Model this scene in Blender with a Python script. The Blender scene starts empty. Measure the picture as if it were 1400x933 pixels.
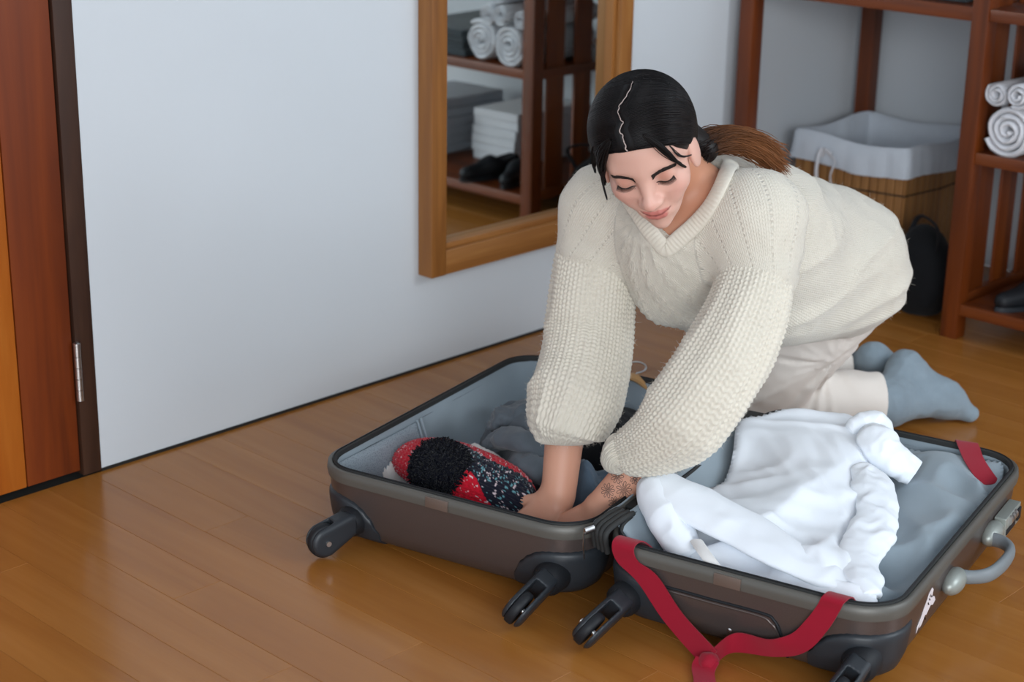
import bpy, bmesh, math, random
import numpy as np
from mathutils import Vector, Matrix, geometry
random.seed(7); RNG = np.random.default_rng(7)
S = bpy.context.scene
COL = S.collection

# ------------------------------------------------------------------ camera
FPX, CX, CY = 2382.0, 700.0, 466.5            # focal length and centre for the 1400x933 frame
YAW, PIT, ROL, CAMH = 0.810624, 0.327733, 0.0172993, 1.25
_f = np.array([math.sin(YAW)*math.cos(PIT), math.cos(YAW)*math.cos(PIT), -math.sin(PIT)])
_r0 = np.array([math.cos(YAW), -math.sin(YAW), 0.0]); _u0 = np.cross(_r0, _f)
_r = math.cos(ROL)*_r0 + math.sin(ROL)*_u0; _u = -math.sin(ROL)*_r0 + math.cos(ROL)*_u0
CAM = np.array([0, 0, CAMH])
cd = bpy.data.cameras.new('camera'); cam = bpy.data.objects.new('camera', cd); COL.objects.link(cam)
cd.sensor_width = 36.0; cd.lens = FPX/1400*36.0; cd.clip_start = 0.05
cam.matrix_world = Matrix(((_r[0], _u[0], -_f[0], 0), (_r[1], _u[1], -_f[1], 0), (_r[2], _u[2], -_f[2], CAMH), (0, 0, 0, 1)))
cd.dof.use_dof = True; cd.dof.focus_distance = 2.68; cd.dof.aperture_fstop = 4.5
S.camera = cam

# ------------------------------------------------------------------ light
S.view_settings.view_transform = 'Standard'; S.view_settings.look = 'None'
S.view_settings.exposure = 0.52; S.view_settings.gamma = 1.0
w = bpy.data.worlds.new('world'); S.world = w; w.use_nodes = True
w.node_tree.nodes['Background'].inputs[0].default_value = (0.80, 0.90, 1.0, 1)
w.node_tree.nodes['Background'].inputs[1].default_value = 0.85

def area(name, loc, target, sx, sy, power, col):
    l = bpy.data.lights.new(name, 'AREA'); l.shape = 'RECTANGLE'; l.size = sx; l.size_y = sy; l.energy = power; l.color = col
    o = bpy.data.objects.new(name, l); COL.objects.link(o); o.location = loc
    o.rotation_euler = (Vector(target)-Vector(loc)).to_track_quat('-Z', 'Y').to_euler(); return o
area('window_light', (-2.0, -2.4, 2.0), (1.9, 1.7, 0.4), 3.4, 2.0, 165, (0.93, 0.97, 1.0))
area('side_window_light', (3.3, -1.3, 1.9), (2.4, 1.6, 0.3), 1.1, 1.6, 34, (0.86, 0.94, 1.0))

# ------------------------------------------------------------------ pixel helpers (metric placement)
def ray(x, y): return _f + (x-CX)/FPX*_r - (y-CY)/FPX*_u
def atz(x, y, z=0.0): d = ray(x, y); return CAM + d*(z-CAM[2])/d[2]
def atd(x, y, d): return CAM + ray(x, y)*d
WY, WX = 2.537, 4.0                              # mirror wall plane, right wall plane

# ------------------------------------------------------------------ object helpers
def link(name, me, mats=None, parent=None):
    o = bpy.data.objects.new(name, me); COL.objects.link(o)
    if mats is not None:
        for m in (mats if isinstance(mats, (list, tuple)) else [mats]): me.materials.append(m)
    if parent is not None: o.parent = parent
    return o
def tag(o, label=None, cat=None, group=None, kind=None):
    if label: o['label'] = label
    if cat: o['category'] = cat
    if group: o['group'] = group
    if kind: o['kind'] = kind
    return o
def empty(name, loc=(0, 0, 0), label=None, cat=None, group=None):
    o = bpy.data.objects.new(name, None); COL.objects.link(o); o.empty_display_size = 0.05
    o.location = loc; bpy.context.view_layer.update()
    return tag(o, label, cat, group)
def pmesh(name, v, fcs, mats, parent=None, smooth=True):
    """mesh in world coordinates; parents are only translated/rotated empties"""
    me = bpy.data.meshes.new(name)
    v = np.asarray(v, float)
    if parent is not None:
        M = parent_world(parent).inverted(); A = np.array(M)
        v = v @ A[:3, :3].T + A[:3, 3]
    me.from_pydata(v.tolist(), [], [list(map(int, q)) for q in fcs]) if not isinstance(fcs, np.ndarray) else fast_mesh(me, v, fcs)
    me.update()
    if smooth:
        me.polygons.foreach_set('use_smooth', [True]*len(me.polygons))
        if not isinstance(fcs, np.ndarray) and len(me.polygons) < 3000: me.set_sharp_from_angle(angle=math.radians(50))
    return link(name, me, mats, parent)
def parent_world(p):
    M = Matrix.Identity(4)
    while p is not None:
        L = Matrix.LocRotScale(p.location, p.rotation_euler, p.scale); M = L @ M; p = p.parent
    return M
def fast_mesh(me, v, q):
    n, k = q.shape
    me.vertices.add(len(v)); me.vertices.foreach_set('co', np.asarray(v, np.float32).ravel())
    me.loops.add(n*k); me.loops.foreach_set('vertex_index', q.astype(np.int32).ravel())
    me.polygons.add(n); me.polygons.foreach_set('loop_start', np.arange(0, n*k, k, dtype=np.int32))
    me.polygons.foreach_set('loop_total', np.full(n, k, np.int32)); me.update(calc_edges=True); me.validate()
def bmobj(name, bm, mats, parent=None, smooth=False, bevel=0.0, seg=2, ang=40):
    me = bpy.data.meshes.new(name)
    if bevel > 0:
        es = [e for e in bm.edges if e.is_manifold and e.calc_face_angle(0) > math.radians(ang)]
        bmesh.ops.bevel(bm, geom=es, offset=bevel, segments=seg, affect='EDGES', profile=0.6, clamp_overlap=True)
    if parent is not None: bm.transform(parent_world(parent).inverted())
    bm.to_mesh(me); bm.free()
    if smooth:
        me.polygons.foreach_set('use_smooth', [True]*len(me.polygons))
        try: me.set_sharp_from_angle(angle=math.radians(38))
        except Exception: pass
    return link(name, me, mats, parent)
def add_box(bm, lo, hi, M=None):
    c = [(a+b)/2 for a, b in zip(lo, hi)]; s = [abs(b-a) for a, b in zip(lo, hi)]
    T = Matrix.Translation(c) @ Matrix.Diagonal((s[0], s[1], s[2], 1))
    if M is not None: T = M @ T
    bmesh.ops.create_cube(bm, size=1.0, matrix=T)
def box(name, lo, hi, mat, parent=None, bevel=0.003, M=None, smooth=True):
    bm = bmesh.new(); add_box(bm, lo, hi, M); return bmobj(name, bm, mat, parent, smooth, bevel)
def catmull(P, n):
    P = np.asarray(P, float); out = []
    Q = np.vstack([2*P[0]-P[1], P, 2*P[-1]-P[-2]])
    ts = np.linspace(0, len(P)-1, n)
    for t in ts:
        i = min(int(t), len(P)-2); f = t-i; a, b, c, d = Q[i], Q[i+1], Q[i+2], Q[i+3]
        out.append(0.5*((2*b)+(-a+c)*f+(2*a-5*b+4*c-d)*f*f+(-a+3*b-3*c+d)*f**3))
    return np.array(out)
def frames(C, up=(0, 0, 1)):
    T = np.gradient(C, axis=0); T /= np.linalg.norm(T, axis=1)[:, None]+1e-12
    u = np.array(up, float); N = []
    n = u - T[0]*(u@T[0])
    if np.linalg.norm(n) < 1e-3: n = np.array([1, 0, 0.]) - T[0]*T[0][0]
    n /= np.linalg.norm(n)
    for t in T:
        n = n - t*(n@t); n /= np.linalg.norm(n)+1e-12; N.append(n.copy())
    N = np.array(N); return T, N, np.cross(T, N)
def tube_arrays(C, R, sides=8, caps=True, R2=None, up=(0, 0, 1)):
    C = np.asarray(C, float); n = len(C); R = np.broadcast_to(np.asarray(R, float), (n,)); R2 = R if R2 is None else np.broadcast_to(np.asarray(R2, float), (n,))
    T, N, B = frames(C, up); a = np.linspace(0, 2*math.pi, sides, endpoint=False)
    V = (C[:, None]+R[:, None, None]*np.cos(a)[None, :, None]*N[:, None]+R2[:, None, None]*np.sin(a)[None, :, None]*B[:, None]).reshape(-1, 3)
    F = []
    for i in range(n-1):
        for j in range(sides):
            k = (j+1) % sides; F.append((i*sides+j, i*sides+k, (i+1)*sides+k, (i+1)*sides+j))
    if caps: F.append(tuple(range(sides-1, -1, -1))); F.append(tuple((n-1)*sides+j for j in range(sides)))
    return V, F
class MB:
    def __init__(s): s.v = []; s.f = []; s.n = 0
    def add(s, V, F):
        s.v.append(np.asarray(V, float)); s.f += [tuple(i+s.n for i in q) for q in F]; s.n += len(V)
    def tube(s, C, R, sides=8, caps=True, R2=None, up=(0, 0, 1)): s.add(*tube_arrays(C, R, sides, caps, R2, up))
    def build(s, name, mat, parent=None, smooth=True): return pmesh(name, np.vstack(s.v), s.f, mat, parent, smooth)

# ------------------------------------------------------------------ numpy noise
_perm = np.random.default_rng(3).random((64, 64, 64)).astype(np.float32)
def vnoise(P):
    P = np.asarray(P, np.float32); i = np.floor(P).astype(int); f = P-i; f = f*f*(3-2*f)
    x0, y0, z0 = (i[..., k] & 63 for k in range(3)); x1, y1, z1 = (x0+1) & 63, (y0+1) & 63, (z0+1) & 63
    a, b, c = f[..., 0], f[..., 1], f[..., 2]
    L = lambda p, q, t: p+(q-p)*t
    return L(L(L(_perm[x0, y0, z0], _perm[x1, y0, z0], a), L(_perm[x0, y1, z0], _perm[x1, y1, z0], a), b),
             L(L(_perm[x0, y0, z1], _perm[x1, y0, z1], a), L(_perm[x0, y1, z1], _perm[x1, y1, z1], a), b), c)*2-1
def fbm(P, o=3):
    P = np.asarray(P, np.float32); s = 0; a = 1
    for k in range(o): s = s+a*vnoise(P*2**k+k*7.3); a *= 0.5
    return s
def ridge(P, o=2):
    s = 0; a = 1
    for k in range(o): s = s+a*(1-np.abs(vnoise(P*2**k+k*5.1))*2); a *= 0.5
    return s

# ------------------------------------------------------------------ implicit modelling
def smin(a, b, k): h = np.clip(0.5+0.5*(b-a)/k, 0, 1); return b+(a-b)*h-k*h*(1-h)
def smax(a, b, k): return -smin(-a, -b, k)
def cap(P, a, b, ra, rb=None):
    rb = ra if rb is None else rb; a = np.asarray(a, np.float32); b = np.asarray(b, np.float32)
    d = b-a; h = np.clip(((P-a)@d)/(d@d+1e-12), 0, 1)
    return np.linalg.norm(P-a-h[:, None]*d, axis=1)-(ra+(rb-ra)*h)
def ell(P, c, r, R=None):
    q = P-np.asarray(c, np.float32)
    if R is not None: q = q@np.asarray(R, np.float32)
    r = np.asarray(r, np.float32); k0 = np.linalg.norm(q/r, axis=1); k1 = np.linalg.norm(q/(r*r), axis=1)+1e-9
    return k0*(k0-1)/k1
def chain(P, pts, rad, k=0.01):
    s = None
    for i in range(len(pts)-1):
        d = cap(P, pts[i], pts[i+1], rad[i], rad[i+1]); s = d if s is None else smin(s, d, k)
    return s
def surface(sdf, lo, hi, h, B=8):
    lo = np.asarray(lo, float); hi = np.asarray(hi, float)
    nb = np.ceil((hi-lo)/(h*B)).astype(int); n = nb*B
    V = np.full(tuple(n+1), 1.0, np.float32)
    bc = np.stack(np.meshgrid(*[np.arange(k) for k in nb], indexing='ij'), -1).reshape(-1, 3)
    cen = lo+(bc+0.5)*h*B
    dc = sdf(cen.astype(np.float32)); act = np.abs(dc) < h*B*0.9*1.35+0.004
    for b in bc[~act & (dc < 0)]: V[b[0]*B:b[0]*B+B+1, b[1]*B:b[1]*B+B+1, b[2]*B:b[2]*B+B+1] = -1.0
    o = np.stack(np.meshgrid(*[np.arange(B+1)]*3, indexing='ij'), -1).reshape(-1, 3)
    A = bc[act]
    for s in range(0, len(A), 400):
        a = A[s:s+400]; idx = (a[:, None]*B+o[None]).reshape(-1, 3)
        val = sdf((lo+idx*h).astype(np.float32)); V[idx[:, 0], idx[:, 1], idx[:, 2]] = val
    V[0] = V[-1] = 1; V[:, 0] = V[:, -1] = 1; V[:, :, 0] = V[:, :, -1] = 1
    I = V < 0
    c = np.zeros(tuple(n), np.int8)
    for dx in (0, 1):
        for dy in (0, 1):
            for dz in (0, 1): c += I[dx:n[0]+dx, dy:n[1]+dy, dz:n[2]+dz]
    cells = np.argwhere((c > 0) & (c < 8)); vid = np.full(tuple(n), -1, np.int64); vid[tuple(cells.T)] = np.arange(len(cells))
    acc = np.zeros((len(cells), 3)); cnt = np.zeros(len(cells))
    cor = [np.array(t) for t in ((0, 0, 0), (0, 0, 1), (0, 1, 0), (0, 1, 1), (1, 0, 0), (1, 0, 1), (1, 1, 0), (1, 1, 1))]
    for i in range(8):
        for j in range(i+1, 8):
            if abs(cor[i]-cor[j]).sum() != 1: continue
            p, q = cells+cor[i], cells+cor[j]; va, vb = V[tuple(p.T)], V[tuple(q.T)]
            m = (va < 0) != (vb < 0); t = np.where(m, va/(va-vb+1e-20), 0)
            acc += np.where(m[:, None], cor[i]+(cor[j]-cor[i])*t[:, None], 0); cnt += m
    verts = lo+h*(cells+acc/cnt[:, None])
    quads = []
    for ax in range(3):
        e = [0, 0, 0]; e[ax] = 1; sl0 = tuple(slice(0, n[k]) for k in range(3)); sl1 = tuple(slice(e[k], n[k]+e[k]) for k in range(3))
        E = np.argwhere(I[sl0] != I[sl1]); u, w_ = (ax+1) % 3, (ax+2) % 3
        E = E[(E[:, u] > 0) & (E[:, w_] > 0)]
        du = np.zeros(3, int); du[u] = 1; dw = np.zeros(3, int); dw[w_] = 1
        g = lambda p: vid[p[:, 0], p[:, 1], p[:, 2]]
        q = np.stack([g(E), g(E-du), g(E-du-dw), g(E-dw)], 1)
        fl = I[tuple(E.T)]; q[~fl] = q[~fl][:, ::-1]; quads.append(q)
    Q = np.vstack(quads); Q = Q[(Q >= 0).all(1)]
    return verts, Q[:, ::-1] if orient_flip(verts, Q, sdf) else Q
def orient_flip(v, Q, sdf):
    q = Q[:: max(1, len(Q)//200)]; a = v[q]; nrm = np.cross(a[:, 1]-a[:, 0], a[:, 2]-a[:, 0]); L = np.linalg.norm(nrm, axis=1)+1e-12
    c = a.mean(1); return (sdf((c+nrm/L[:, None]*0.002).astype(np.float32))-sdf((c-nrm/L[:, None]*0.002).astype(np.float32))).mean() < 0
def grad(sdf, P, e=0.0015):
    P = np.asarray(P, np.float32); g = np.stack([sdf(P+np.eye(3, dtype=np.float32)[k]*e)-sdf(P-np.eye(3, dtype=np.float32)[k]*e) for k in range(3)], 1)
    return g/(np.linalg.norm(g, axis=1)[:, None]+1e-9)
def snap(sdf, P, off=0.0, it=6):
    P = np.array(P, np.float32)
    for _ in range(it): P = P-grad(sdf, P)*(sdf(P)-off)[:, None]*0.9
    return P
def hit(sdf, x, y, d0=2.0, off=0.0):
    o = CAM.astype(np.float32); d = ray(x, y); L = np.linalg.norm(d); d = (d/L).astype(np.float32); t = d0*L
    for _ in range(80):
        v = float(sdf((o+d*t)[None])[0])-off
        if v < 0.0004 or t > 5: break
        t += v*0.8
    return (o+d*t).astype(float)

# ------------------------------------------------------------------ materials
def mat(name, col=(0.5, 0.5, 0.5), rough=0.6, metal=0.0, spec=0.5, **kw):
    m = bpy.data.materials.new(name); m.use_nodes = True; b = m.node_tree.nodes['Principled BSDF']
    b.inputs['Base Color'].default_value = (*col, 1); b.inputs['Roughness'].default_value = rough
    b.inputs['Metallic'].default_value = metal; b.inputs['Specular IOR Level'].default_value = spec
    for k, v in kw.items(): b.inputs[k.replace('_', ' ')].default_value = v
    return m
def sr(r, g, b):
    f = lambda c: (c/255/12.92) if c/255 <= 0.04045 else ((c/255+0.055)/1.055)**2.4
    return (f(r), f(g), f(b))
class NT:
    def __init__(s, m): s.t = m.node_tree; s.b = s.t.nodes['Principled BSDF']
    def n(s, ty, **kw):
        x = s.t.nodes.new(ty)
        for k, v in kw.items():
            if k in ('operation', 'data_type', 'blend_type', 'wave_type', 'bands_direction', 'attribute_name', 'feature', 'distance', 'noise_dimensions', 'rings_direction'):
                if k == 'distance' and ty == 'ShaderNodeBump': x.inputs['Distance'].default_value = v
                else: setattr(x, k, v)
            else: x.inputs[k.replace('_', ' ')].default_value = v
        return x
    def l(s, a, b): s.t.links.new(a, b)
    def coord(s, kind='Object', scale=(1, 1, 1), rot=(0, 0, 0), loc=(0, 0, 0)):
        c = s.n('ShaderNodeTexCoord'); mp = s.n('ShaderNodeMapping'); s.l(c.outputs[kind], mp.inputs[0])
        mp.inputs['Scale'].default_value = scale; mp.inputs['Rotation'].default_value = rot; mp.inputs['Location'].default_value = loc; return mp.outputs[0]
    def ramp(s, fac, stops):
        r = s.n('ShaderNodeValToRGB'); s.l(fac, r.inputs[0]); e = r.color_ramp.elements
        while len(e) < len(stops): e.new(0.5)
        for i, (p, c) in enumerate(stops): e[i].position = p; e[i].color = (*c, 1)
        return r.outputs[0]
    def mix(s, fac, a, b, bt='MIX'):
        m = s.n('ShaderNodeMix', data_type='RGBA', blend_type=bt)
        for val, i in ((fac, 0), (a, 6), (b, 7)):
            if hasattr(val, 'links') or hasattr(val, 'is_linked'): s.l(val, m.inputs[i])
            else: m.inputs[i].default_value = val if i == 0 else (*val, 1)
        return m.outputs[2]
    def math(s, op, a, b=None):
        m = s.n('ShaderNodeMath', operation=op)
        for i, v in enumerate((a, b)):
            if v is None: continue
            if hasattr(v, 'is_linked'): s.l(v, m.inputs[i])
            else: m.inputs[i].default_value = v
        return m.outputs[0]
    def bump(s, h, strength=0.3, dist=0.002, prev=None):
        b = s.n('ShaderNodeBump'); b.inputs['Strength'].default_value = strength; b.inputs['Distance'].default_value = dist; s.l(h, b.inputs['Height'])
        if prev is not None: s.l(prev, b.inputs['Normal'])
        return b.outputs[0]
    def base(s, c): s.l(c, s.b.inputs['Base Color'])
    def normal(s, c): s.l(c, s.b.inputs['Normal'])
def wood(name, c1, c2, c3, axis=1, rough=0.45, scale=1.0, coat=0.0, bump=0.1):
    m = mat(name, c1, rough); N = NT(m)
    sc = [14*scale, 14*scale, 14*scale]; sc[axis] = 0.9*scale
    oi = N.n('ShaderNodeObjectInfo'); co = N.n('ShaderNodeTexCoord'); mp = N.n('ShaderNodeMapping'); mp.inputs['Scale'].default_value = sc
    off = N.n('ShaderNodeVectorMath', operation='SCALE'); comb = N.n('ShaderNodeCombineXYZ')
    for i in range(3): N.l(oi.outputs['Random'], comb.inputs[i])
    N.l(comb.outputs[0], off.inputs[0]); off.inputs['Scale'].default_value = 13.0
    ad = N.n('ShaderNodeVectorMath', operation='ADD'); N.l(co.outputs['Object'], ad.inputs[0]); N.l(off.outputs[0], ad.inputs[1]); N.l(ad.outputs[0], mp.inputs[0])
    n1 = N.n('ShaderNodeTexNoise', Scale=1.3, Detail=4.0, Roughness=0.6, Distortion=0.8); N.l(mp.outputs[0], n1.inputs[0])
    n2 = N.n('ShaderNodeTexNoise', Scale=7.0, Detail=3.0, Roughness=0.7); N.l(mp.outputs[0], n2.inputs[0])
    c = N.ramp(n1.outputs[0], [(0.30, c2), (0.52, c1), (0.72, c3)])
    c = N.mix(N.math('MULTIPLY', n2.outputs[0], 0.28), c, tuple(x*0.55 for x in c2))
    N.base(c); N.normal(N.bump(n2.outputs[0], bump, 0.001))
    m.node_tree.nodes['Principled BSDF'].inputs['Coat Weight'].default_value = coat
    m.node_tree.nodes['Principled BSDF'].inputs['Coat Roughness'].default_value = 0.12
    return m
def cloth(name, col, rough=0.9, weave=900, strength=0.25, vary=0.08, sheen=0.15):
    m = mat(name, col, rough, spec=0.25, Sheen_Weight=sheen); N = NT(m); co = N.coord('Object')
    n = N.n('ShaderNodeTexNoise', Scale=weave, Detail=2.0); N.l(co, n.inputs[0])
    n2 = N.n('ShaderNodeTexNoise', Scale=35.0, Detail=3.0); N.l(co, n2.inputs[0])
    N.base(N.mix(n2.outputs[0], tuple(c*(1-vary) for c in col), tuple(min(1, c*(1+vary)) for c in col)))
    N.normal(N.bump(n.outputs[0], strength, 0.0006)); return m
WHITE_PAINT = sr(214, 220, 226)
def wall_mat(name, col):
    m = mat(name, col, 0.62, spec=0.3); N = NT(m); co = N.coord('Object')
    n = N.n('ShaderNodeTexNoise', Scale=1.6, Detail=3.0); N.l(co, n.inputs[0])
    n2 = N.n('ShaderNodeTexNoise', Scale=60.0, Detail=4.0); N.l(co, n2.inputs[0])
    N.base(N.mix(n.outputs[0], tuple(c*0.95 for c in col), tuple(c*1.03 for c in col)))
    N.normal(N.bump(n2.outputs[0], 0.12, 0.002)); return m
M_wall = wall_mat('wall_paint', sr(204, 209, 214))
M_gap = mat('dark_gap', (0.01, 0.008, 0.006), 0.9)
M_floor = wood('floor_plank_wood', sr(166, 108, 48), sr(152, 94, 38), sr(178, 120, 60), axis=1, rough=0.22, scale=0.55, bump=0.03)
M_door = wood('door_wood_red', sr(118, 48, 4), sr(90, 33, 3), sr(134, 60, 8), axis=2, rough=0.5, scale=0.8)
M_door2 = wood('door_wood_orange', sr(168, 88, 20), sr(140, 66, 14), sr(184, 106, 34), axis=2, rough=0.42, scale=0.8)
M_jamb = wood('jamb_wood_dark', sr(58, 34, 22), sr(40, 22, 14), sr(74, 46, 30), axis=2, rough=0.5)
M_framez = wood('mirror_frame_wood', sr(150, 96, 42), sr(120, 72, 28), sr(168, 114, 58), axis=2, rough=0.5, scale=1.2)
M_framex = wood('mirror_frame_wood_h', sr(150, 96, 42), sr(120, 72, 28), sr(168, 114, 58), axis=0, rough=0.5, scale=1.2)
M_shz = wood('shelf_wood_v', sr(112, 50, 8), sr(82, 35, 5), sr(126, 62, 13), axis=2, rough=0.45)
M_shy = wood('shelf_wood_y', sr(112, 50, 8), sr(82, 35, 5), sr(126, 62, 13), axis=1, rough=0.45)
M_shx = wood('shelf_wood_x', sr(108, 50, 14), sr(80, 36, 9), sr(122, 62, 20), axis=0, rough=0.45)
M_steel = mat('brushed_steel', (0.62, 0.62, 0.62), 0.3, 1.0)
M_silver = mat('silver_plastic', sr(150, 155, 150), 0.4, 0.35)
M_mirror = mat('mirror_glass', (0.80, 0.87, 0.86), 0.015, 1.0)
M_black = mat('black_plastic', sr(40, 44, 49), 0.42, spec=0.4)
M_blackdk = mat('black_rubber', sr(26, 28, 32), 0.55, spec=0.3)
M_shell = mat('bronze_shell', sr(92, 84, 82), 0.33, 0.55)
_N = NT(M_shell); _n = _N.n('ShaderNodeTexNoise', Scale=900.0, Detail=1.0); _N.l(_N.coord('Object'), _n.inputs[0]); _N.normal(_N.bump(_n.outputs[0], 0.12, 0.0005))
_N.base(_N.mix(_N.math('MULTIPLY', _n.outputs[0], 0.5), sr(88, 78, 76), sr(112, 102, 98)))
M_lip = mat('rim_moulding', sr(92, 90, 85), 0.45, 0.2)
M_zip = mat('zip_tape', sr(40, 41, 41), 0.75)
M_lining = cloth('lining_fabric', sr(143, 156, 165), 0.7, 700, 0.2, 0.04)
M_red = cloth('red_webbing', sr(146, 5, 36), 0.75, 1500, 0.4, 0.05)
M_plate = mat('badge_plate', sr(120, 106, 98), 0.4, 0.5)
M_white = cloth('white_cotton', sr(236, 241, 248), 0.85, 1400, 0.15, 0.02)
M_pants = cloth('cream_twill', sr(222, 214, 206), 0.85, 1500, 0.15, 0.02)
M_sock = cloth('grey_sock_knit', sr(128, 142, 152), 0.95, 1600, 0.5, 0.14)
M_towel = cloth('white_terry', sr(212, 213, 218), 1.0, 600, 0.8, 0.05, 0.4)
M_grey = cloth('heather_grey_jersey', sr(84, 91, 98), 0.95, 500, 0.4, 0.2)
M_denim = cloth('washed_denim', sr(72, 87, 102), 0.9, 700, 0.5, 0.22)
M_blk = cloth('black_knit', sr(17, 18, 21), 0.95, 500, 0.4, 0.1, 0.05)
M_dkcloth = cloth('charcoal_fabric', sr(60, 66, 70), 0.95, 300, 0.5, 0.1)
M_scarf = cloth('white_knit', sr(224, 222, 218), 0.95, 400, 0.9, 0.1, 0.3)
M_linen = cloth('basket_liner', sr(196, 203, 212), 0.9, 600, 0.3, 0.04)

# ------------------------------------------------------------------ the room
def struct(o): o['kind'] = 'structure'; return o
fl = struct(box('floor', (-3.2, -3.2, -0.08), (WX, WY+0.3, -0.004), M_gap, None, 0))
PW, X0 = 0.091, 1.393
rngp = random.Random(11)
def plank(x0, x1, y0, y1):
    d = rngp.uniform(-0.00015, 0.00015)
    bm = bmesh.new(); add_box(bm, (x0+0.0002, y0+0.0002, -0.012), (x1-0.0002, y1-0.0002, d))
    bmesh.ops.translate(bm, vec=(-(x0+x1)/2, -(y0+y1)/2, 0), verts=bm.verts)
    o = bmobj('floor_plank', bm, M_floor, None, False, 0.0005, 1)
    o.location = ((x0+x1)/2, (y0+y1)/2, 0); o.rotation_euler[2] = 0; o.parent = fl
nk = 0
for k in range(-12, 29):
    x0 = X0+PW*k; x1 = min(x0+PW, WX)
    if x0 >= WX: break
    ys = [WY]; y = WY-rngp.uniform(0.15, 0.9)
    if k == 0: y = 2.035
    while y > -0.2: ys.append(y); y -= rngp.uniform(0.65, 1.15)
    ys.append(-0.6)
    for a, b in zip(ys[:-1], ys[1:]): plank(x0, x1, b, a); nk += 1
struct(box('wall_back', (1.597, WY, 0.006), (WX+0.1, WY+0.1, 2.6), M_wall, None, 0))
struct(box('wall_door_side', (-1.2, WY+0.06, 0.006), (0.62, WY+0.16, 2.6), M_wall, None, 0))
struct(box('wall_right', (WX, -3.2, 0.0), (WX+0.1, WY+0.1, 2.6), M_wall, None, 0))
struct(box('ceiling', (-3.2, -3.2, 2.6), (WX+0.1, WY+0.2, 2.7), M_wall, None, 0))
struct(box('wall_gap_shade', (1.597, WY-0.0015, -0.001), (WX, WY+0.05, 0.006), M_gap, None, 0))  # dark strip painted as the shade in the wall's bottom gap; no baseboard here
# door: vertical boards hung in a dark jamb
dr = empty('door_1', (0.72, WY, 0)); dr['kind'] = 'structure'
xs = [0.72, 0.93, 1.10, 1.27, 1.4486, 1.557]
for i in range(5):
    box('door_board', (xs[i]+0.0012, WY+0.004, 0.012), (xs[i+1]-0.0012, WY+0.044, 2.1), M_door if i == 4 or i == 2 else M_door2, dr, 0.0015)
hg = MB()
for k in range(5):
    z0 = 0.148+k*0.0205; hg.tube([(1.559, WY-0.006, z0), (1.559, WY-0.006, z0+0.0195)], 0.0062, 14)
hg.tube([(1.559, WY-0.006, 0.2500), (1.559, WY-0.006, 0.2545), (1.559, WY-0.006, 0.257)], [0.0066, 0.0066, 0.003], 14)
hg.build('hinge', M_steel, dr)
struct(box('trim_1', (1.5595, WY-0.001, 0.002), (1.597, WY+0.06, 2.14), M_jamb, None, 0.002))
struct(box('trim_2', (0.62, WY+0.0, 0.002), (0.7185, WY+0.06, 2.14), M_jamb, None, 0.002))
struct(box('trim_3', (0.62, WY+0.0, 2.102), (1.597, WY+0.06, 2.14), M_jamb, None, 0.002))
struct(box('wall_above_door', (0.5, WY+0.002, 2.141), (1.597, WY+0.1, 2.6), M_wall, None, 0))

struct(box('door_gap_shade', (0.60, WY+0.062, -0.004), (1.597, WY+0.09, 2.14), M_gap, None, 0))  # dark sheet added behind the door so its bottom gap reads as shade
# ------------------------------------------------------------------ wall mirror
mr = empty('wall_mirror', (2.69, WY, 0.21), 'large wall mirror in a square brown wooden frame reflecting towels and shelves', 'mirror')
T = 0.042; FX0, FX1, FZ0, FZ1 = 2.381, 2.998, 0.211, 1.75; FW = 0.042
box('frame_side', (FX0, WY-T, FZ0), (FX0+FW, WY-0.0005, FZ1), M_framez, mr, 0.002)
box('frame_side', (FX1-FW, WY-T, FZ0), (FX1, WY-0.0005, FZ1), M_framez, mr, 0.002)
box('frame_rail', (FX0+FW, WY-T+0.0008, FZ0+0.0005), (FX1-FW, WY-0.0005, FZ0+0.052), M_framex, mr, 0.002)
box('frame_rail', (FX0+FW, WY-T+0.0008, FZ1-0.052), (FX1-FW, WY-0.0005, FZ1), M_framex, mr, 0.002)
for z0, z1 in ((FZ0+0.052, FZ0+0.064), (FZ1-0.064, FZ1-0.052)):
    box('rebate_strip', (FX0+FW, WY-T+0.014, z0), (FX1-FW, WY-0.001, z1), M_framex, mr, 0.001)
for x0, x1 in ((FX0+FW, FX0+FW+0.01), (FX1-FW-0.012, FX1-FW)):
    box('rebate_strip', (x0, WY-T+0.014, FZ0+0.064), (x1, WY-0.001, FZ1-0.064), M_framez, mr, 0.001)
bm = bmesh.new(); add_box(bm, (FX0+FW+0.004, WY-0.0065, FZ0+0.055), (FX1-FW-0.004, WY-0.003, FZ1-0.055))
gl = bmobj('mirror_glass', bm, M_mirror, mr)

# ------------------------------------------------------------------ open shelf unit in the corner
SX0, SX1 = 3.40, 3.972
sh = empty('shelf_unit', (SX0, 1.87, 0), 'tall reddish-brown wooden open shelving unit with slatted side in the corner', 'shelf')
PY = [(1.85, 1.89), (2.462, 2.502), (0.80, 0.84)]
for y0, y1 in PY:
    for x0 in (SX0, SX1-0.042): box('post', (x0, y0, 0), (x0+0.042, y1, 1.75), M_shz, sh, 0.0025)
for y0, y1 in ((1.89, 2.462),):
    for x0 in (SX0+0.004, SX1-0.03):
        box('rail', (x0, y0, 0.712), (x0+0.026, y1, 0.742), M_shy, sh, 0.002)
    box('shelf_board', (SX0+0.03, y0, 0.728), (SX1-0.03, y1, 0.7405), M_shy, sh, 0.001)
for y0, y1 in ((0.84, 1.85),):
    for z in (0.405, 0.057, 0.716, 1.1):
        for x0 in (SX0+0.004, SX1-0.03): box('rail', (x0, y0, z), (x0+0.026, y1, z+0.026), M_shy, sh, 0.002)
        box('shelf_board', (SX0+0.03, y0, z+0.012), (SX1-0.03, y1, z+0.0245), M_shy, sh, 0.001)
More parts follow.
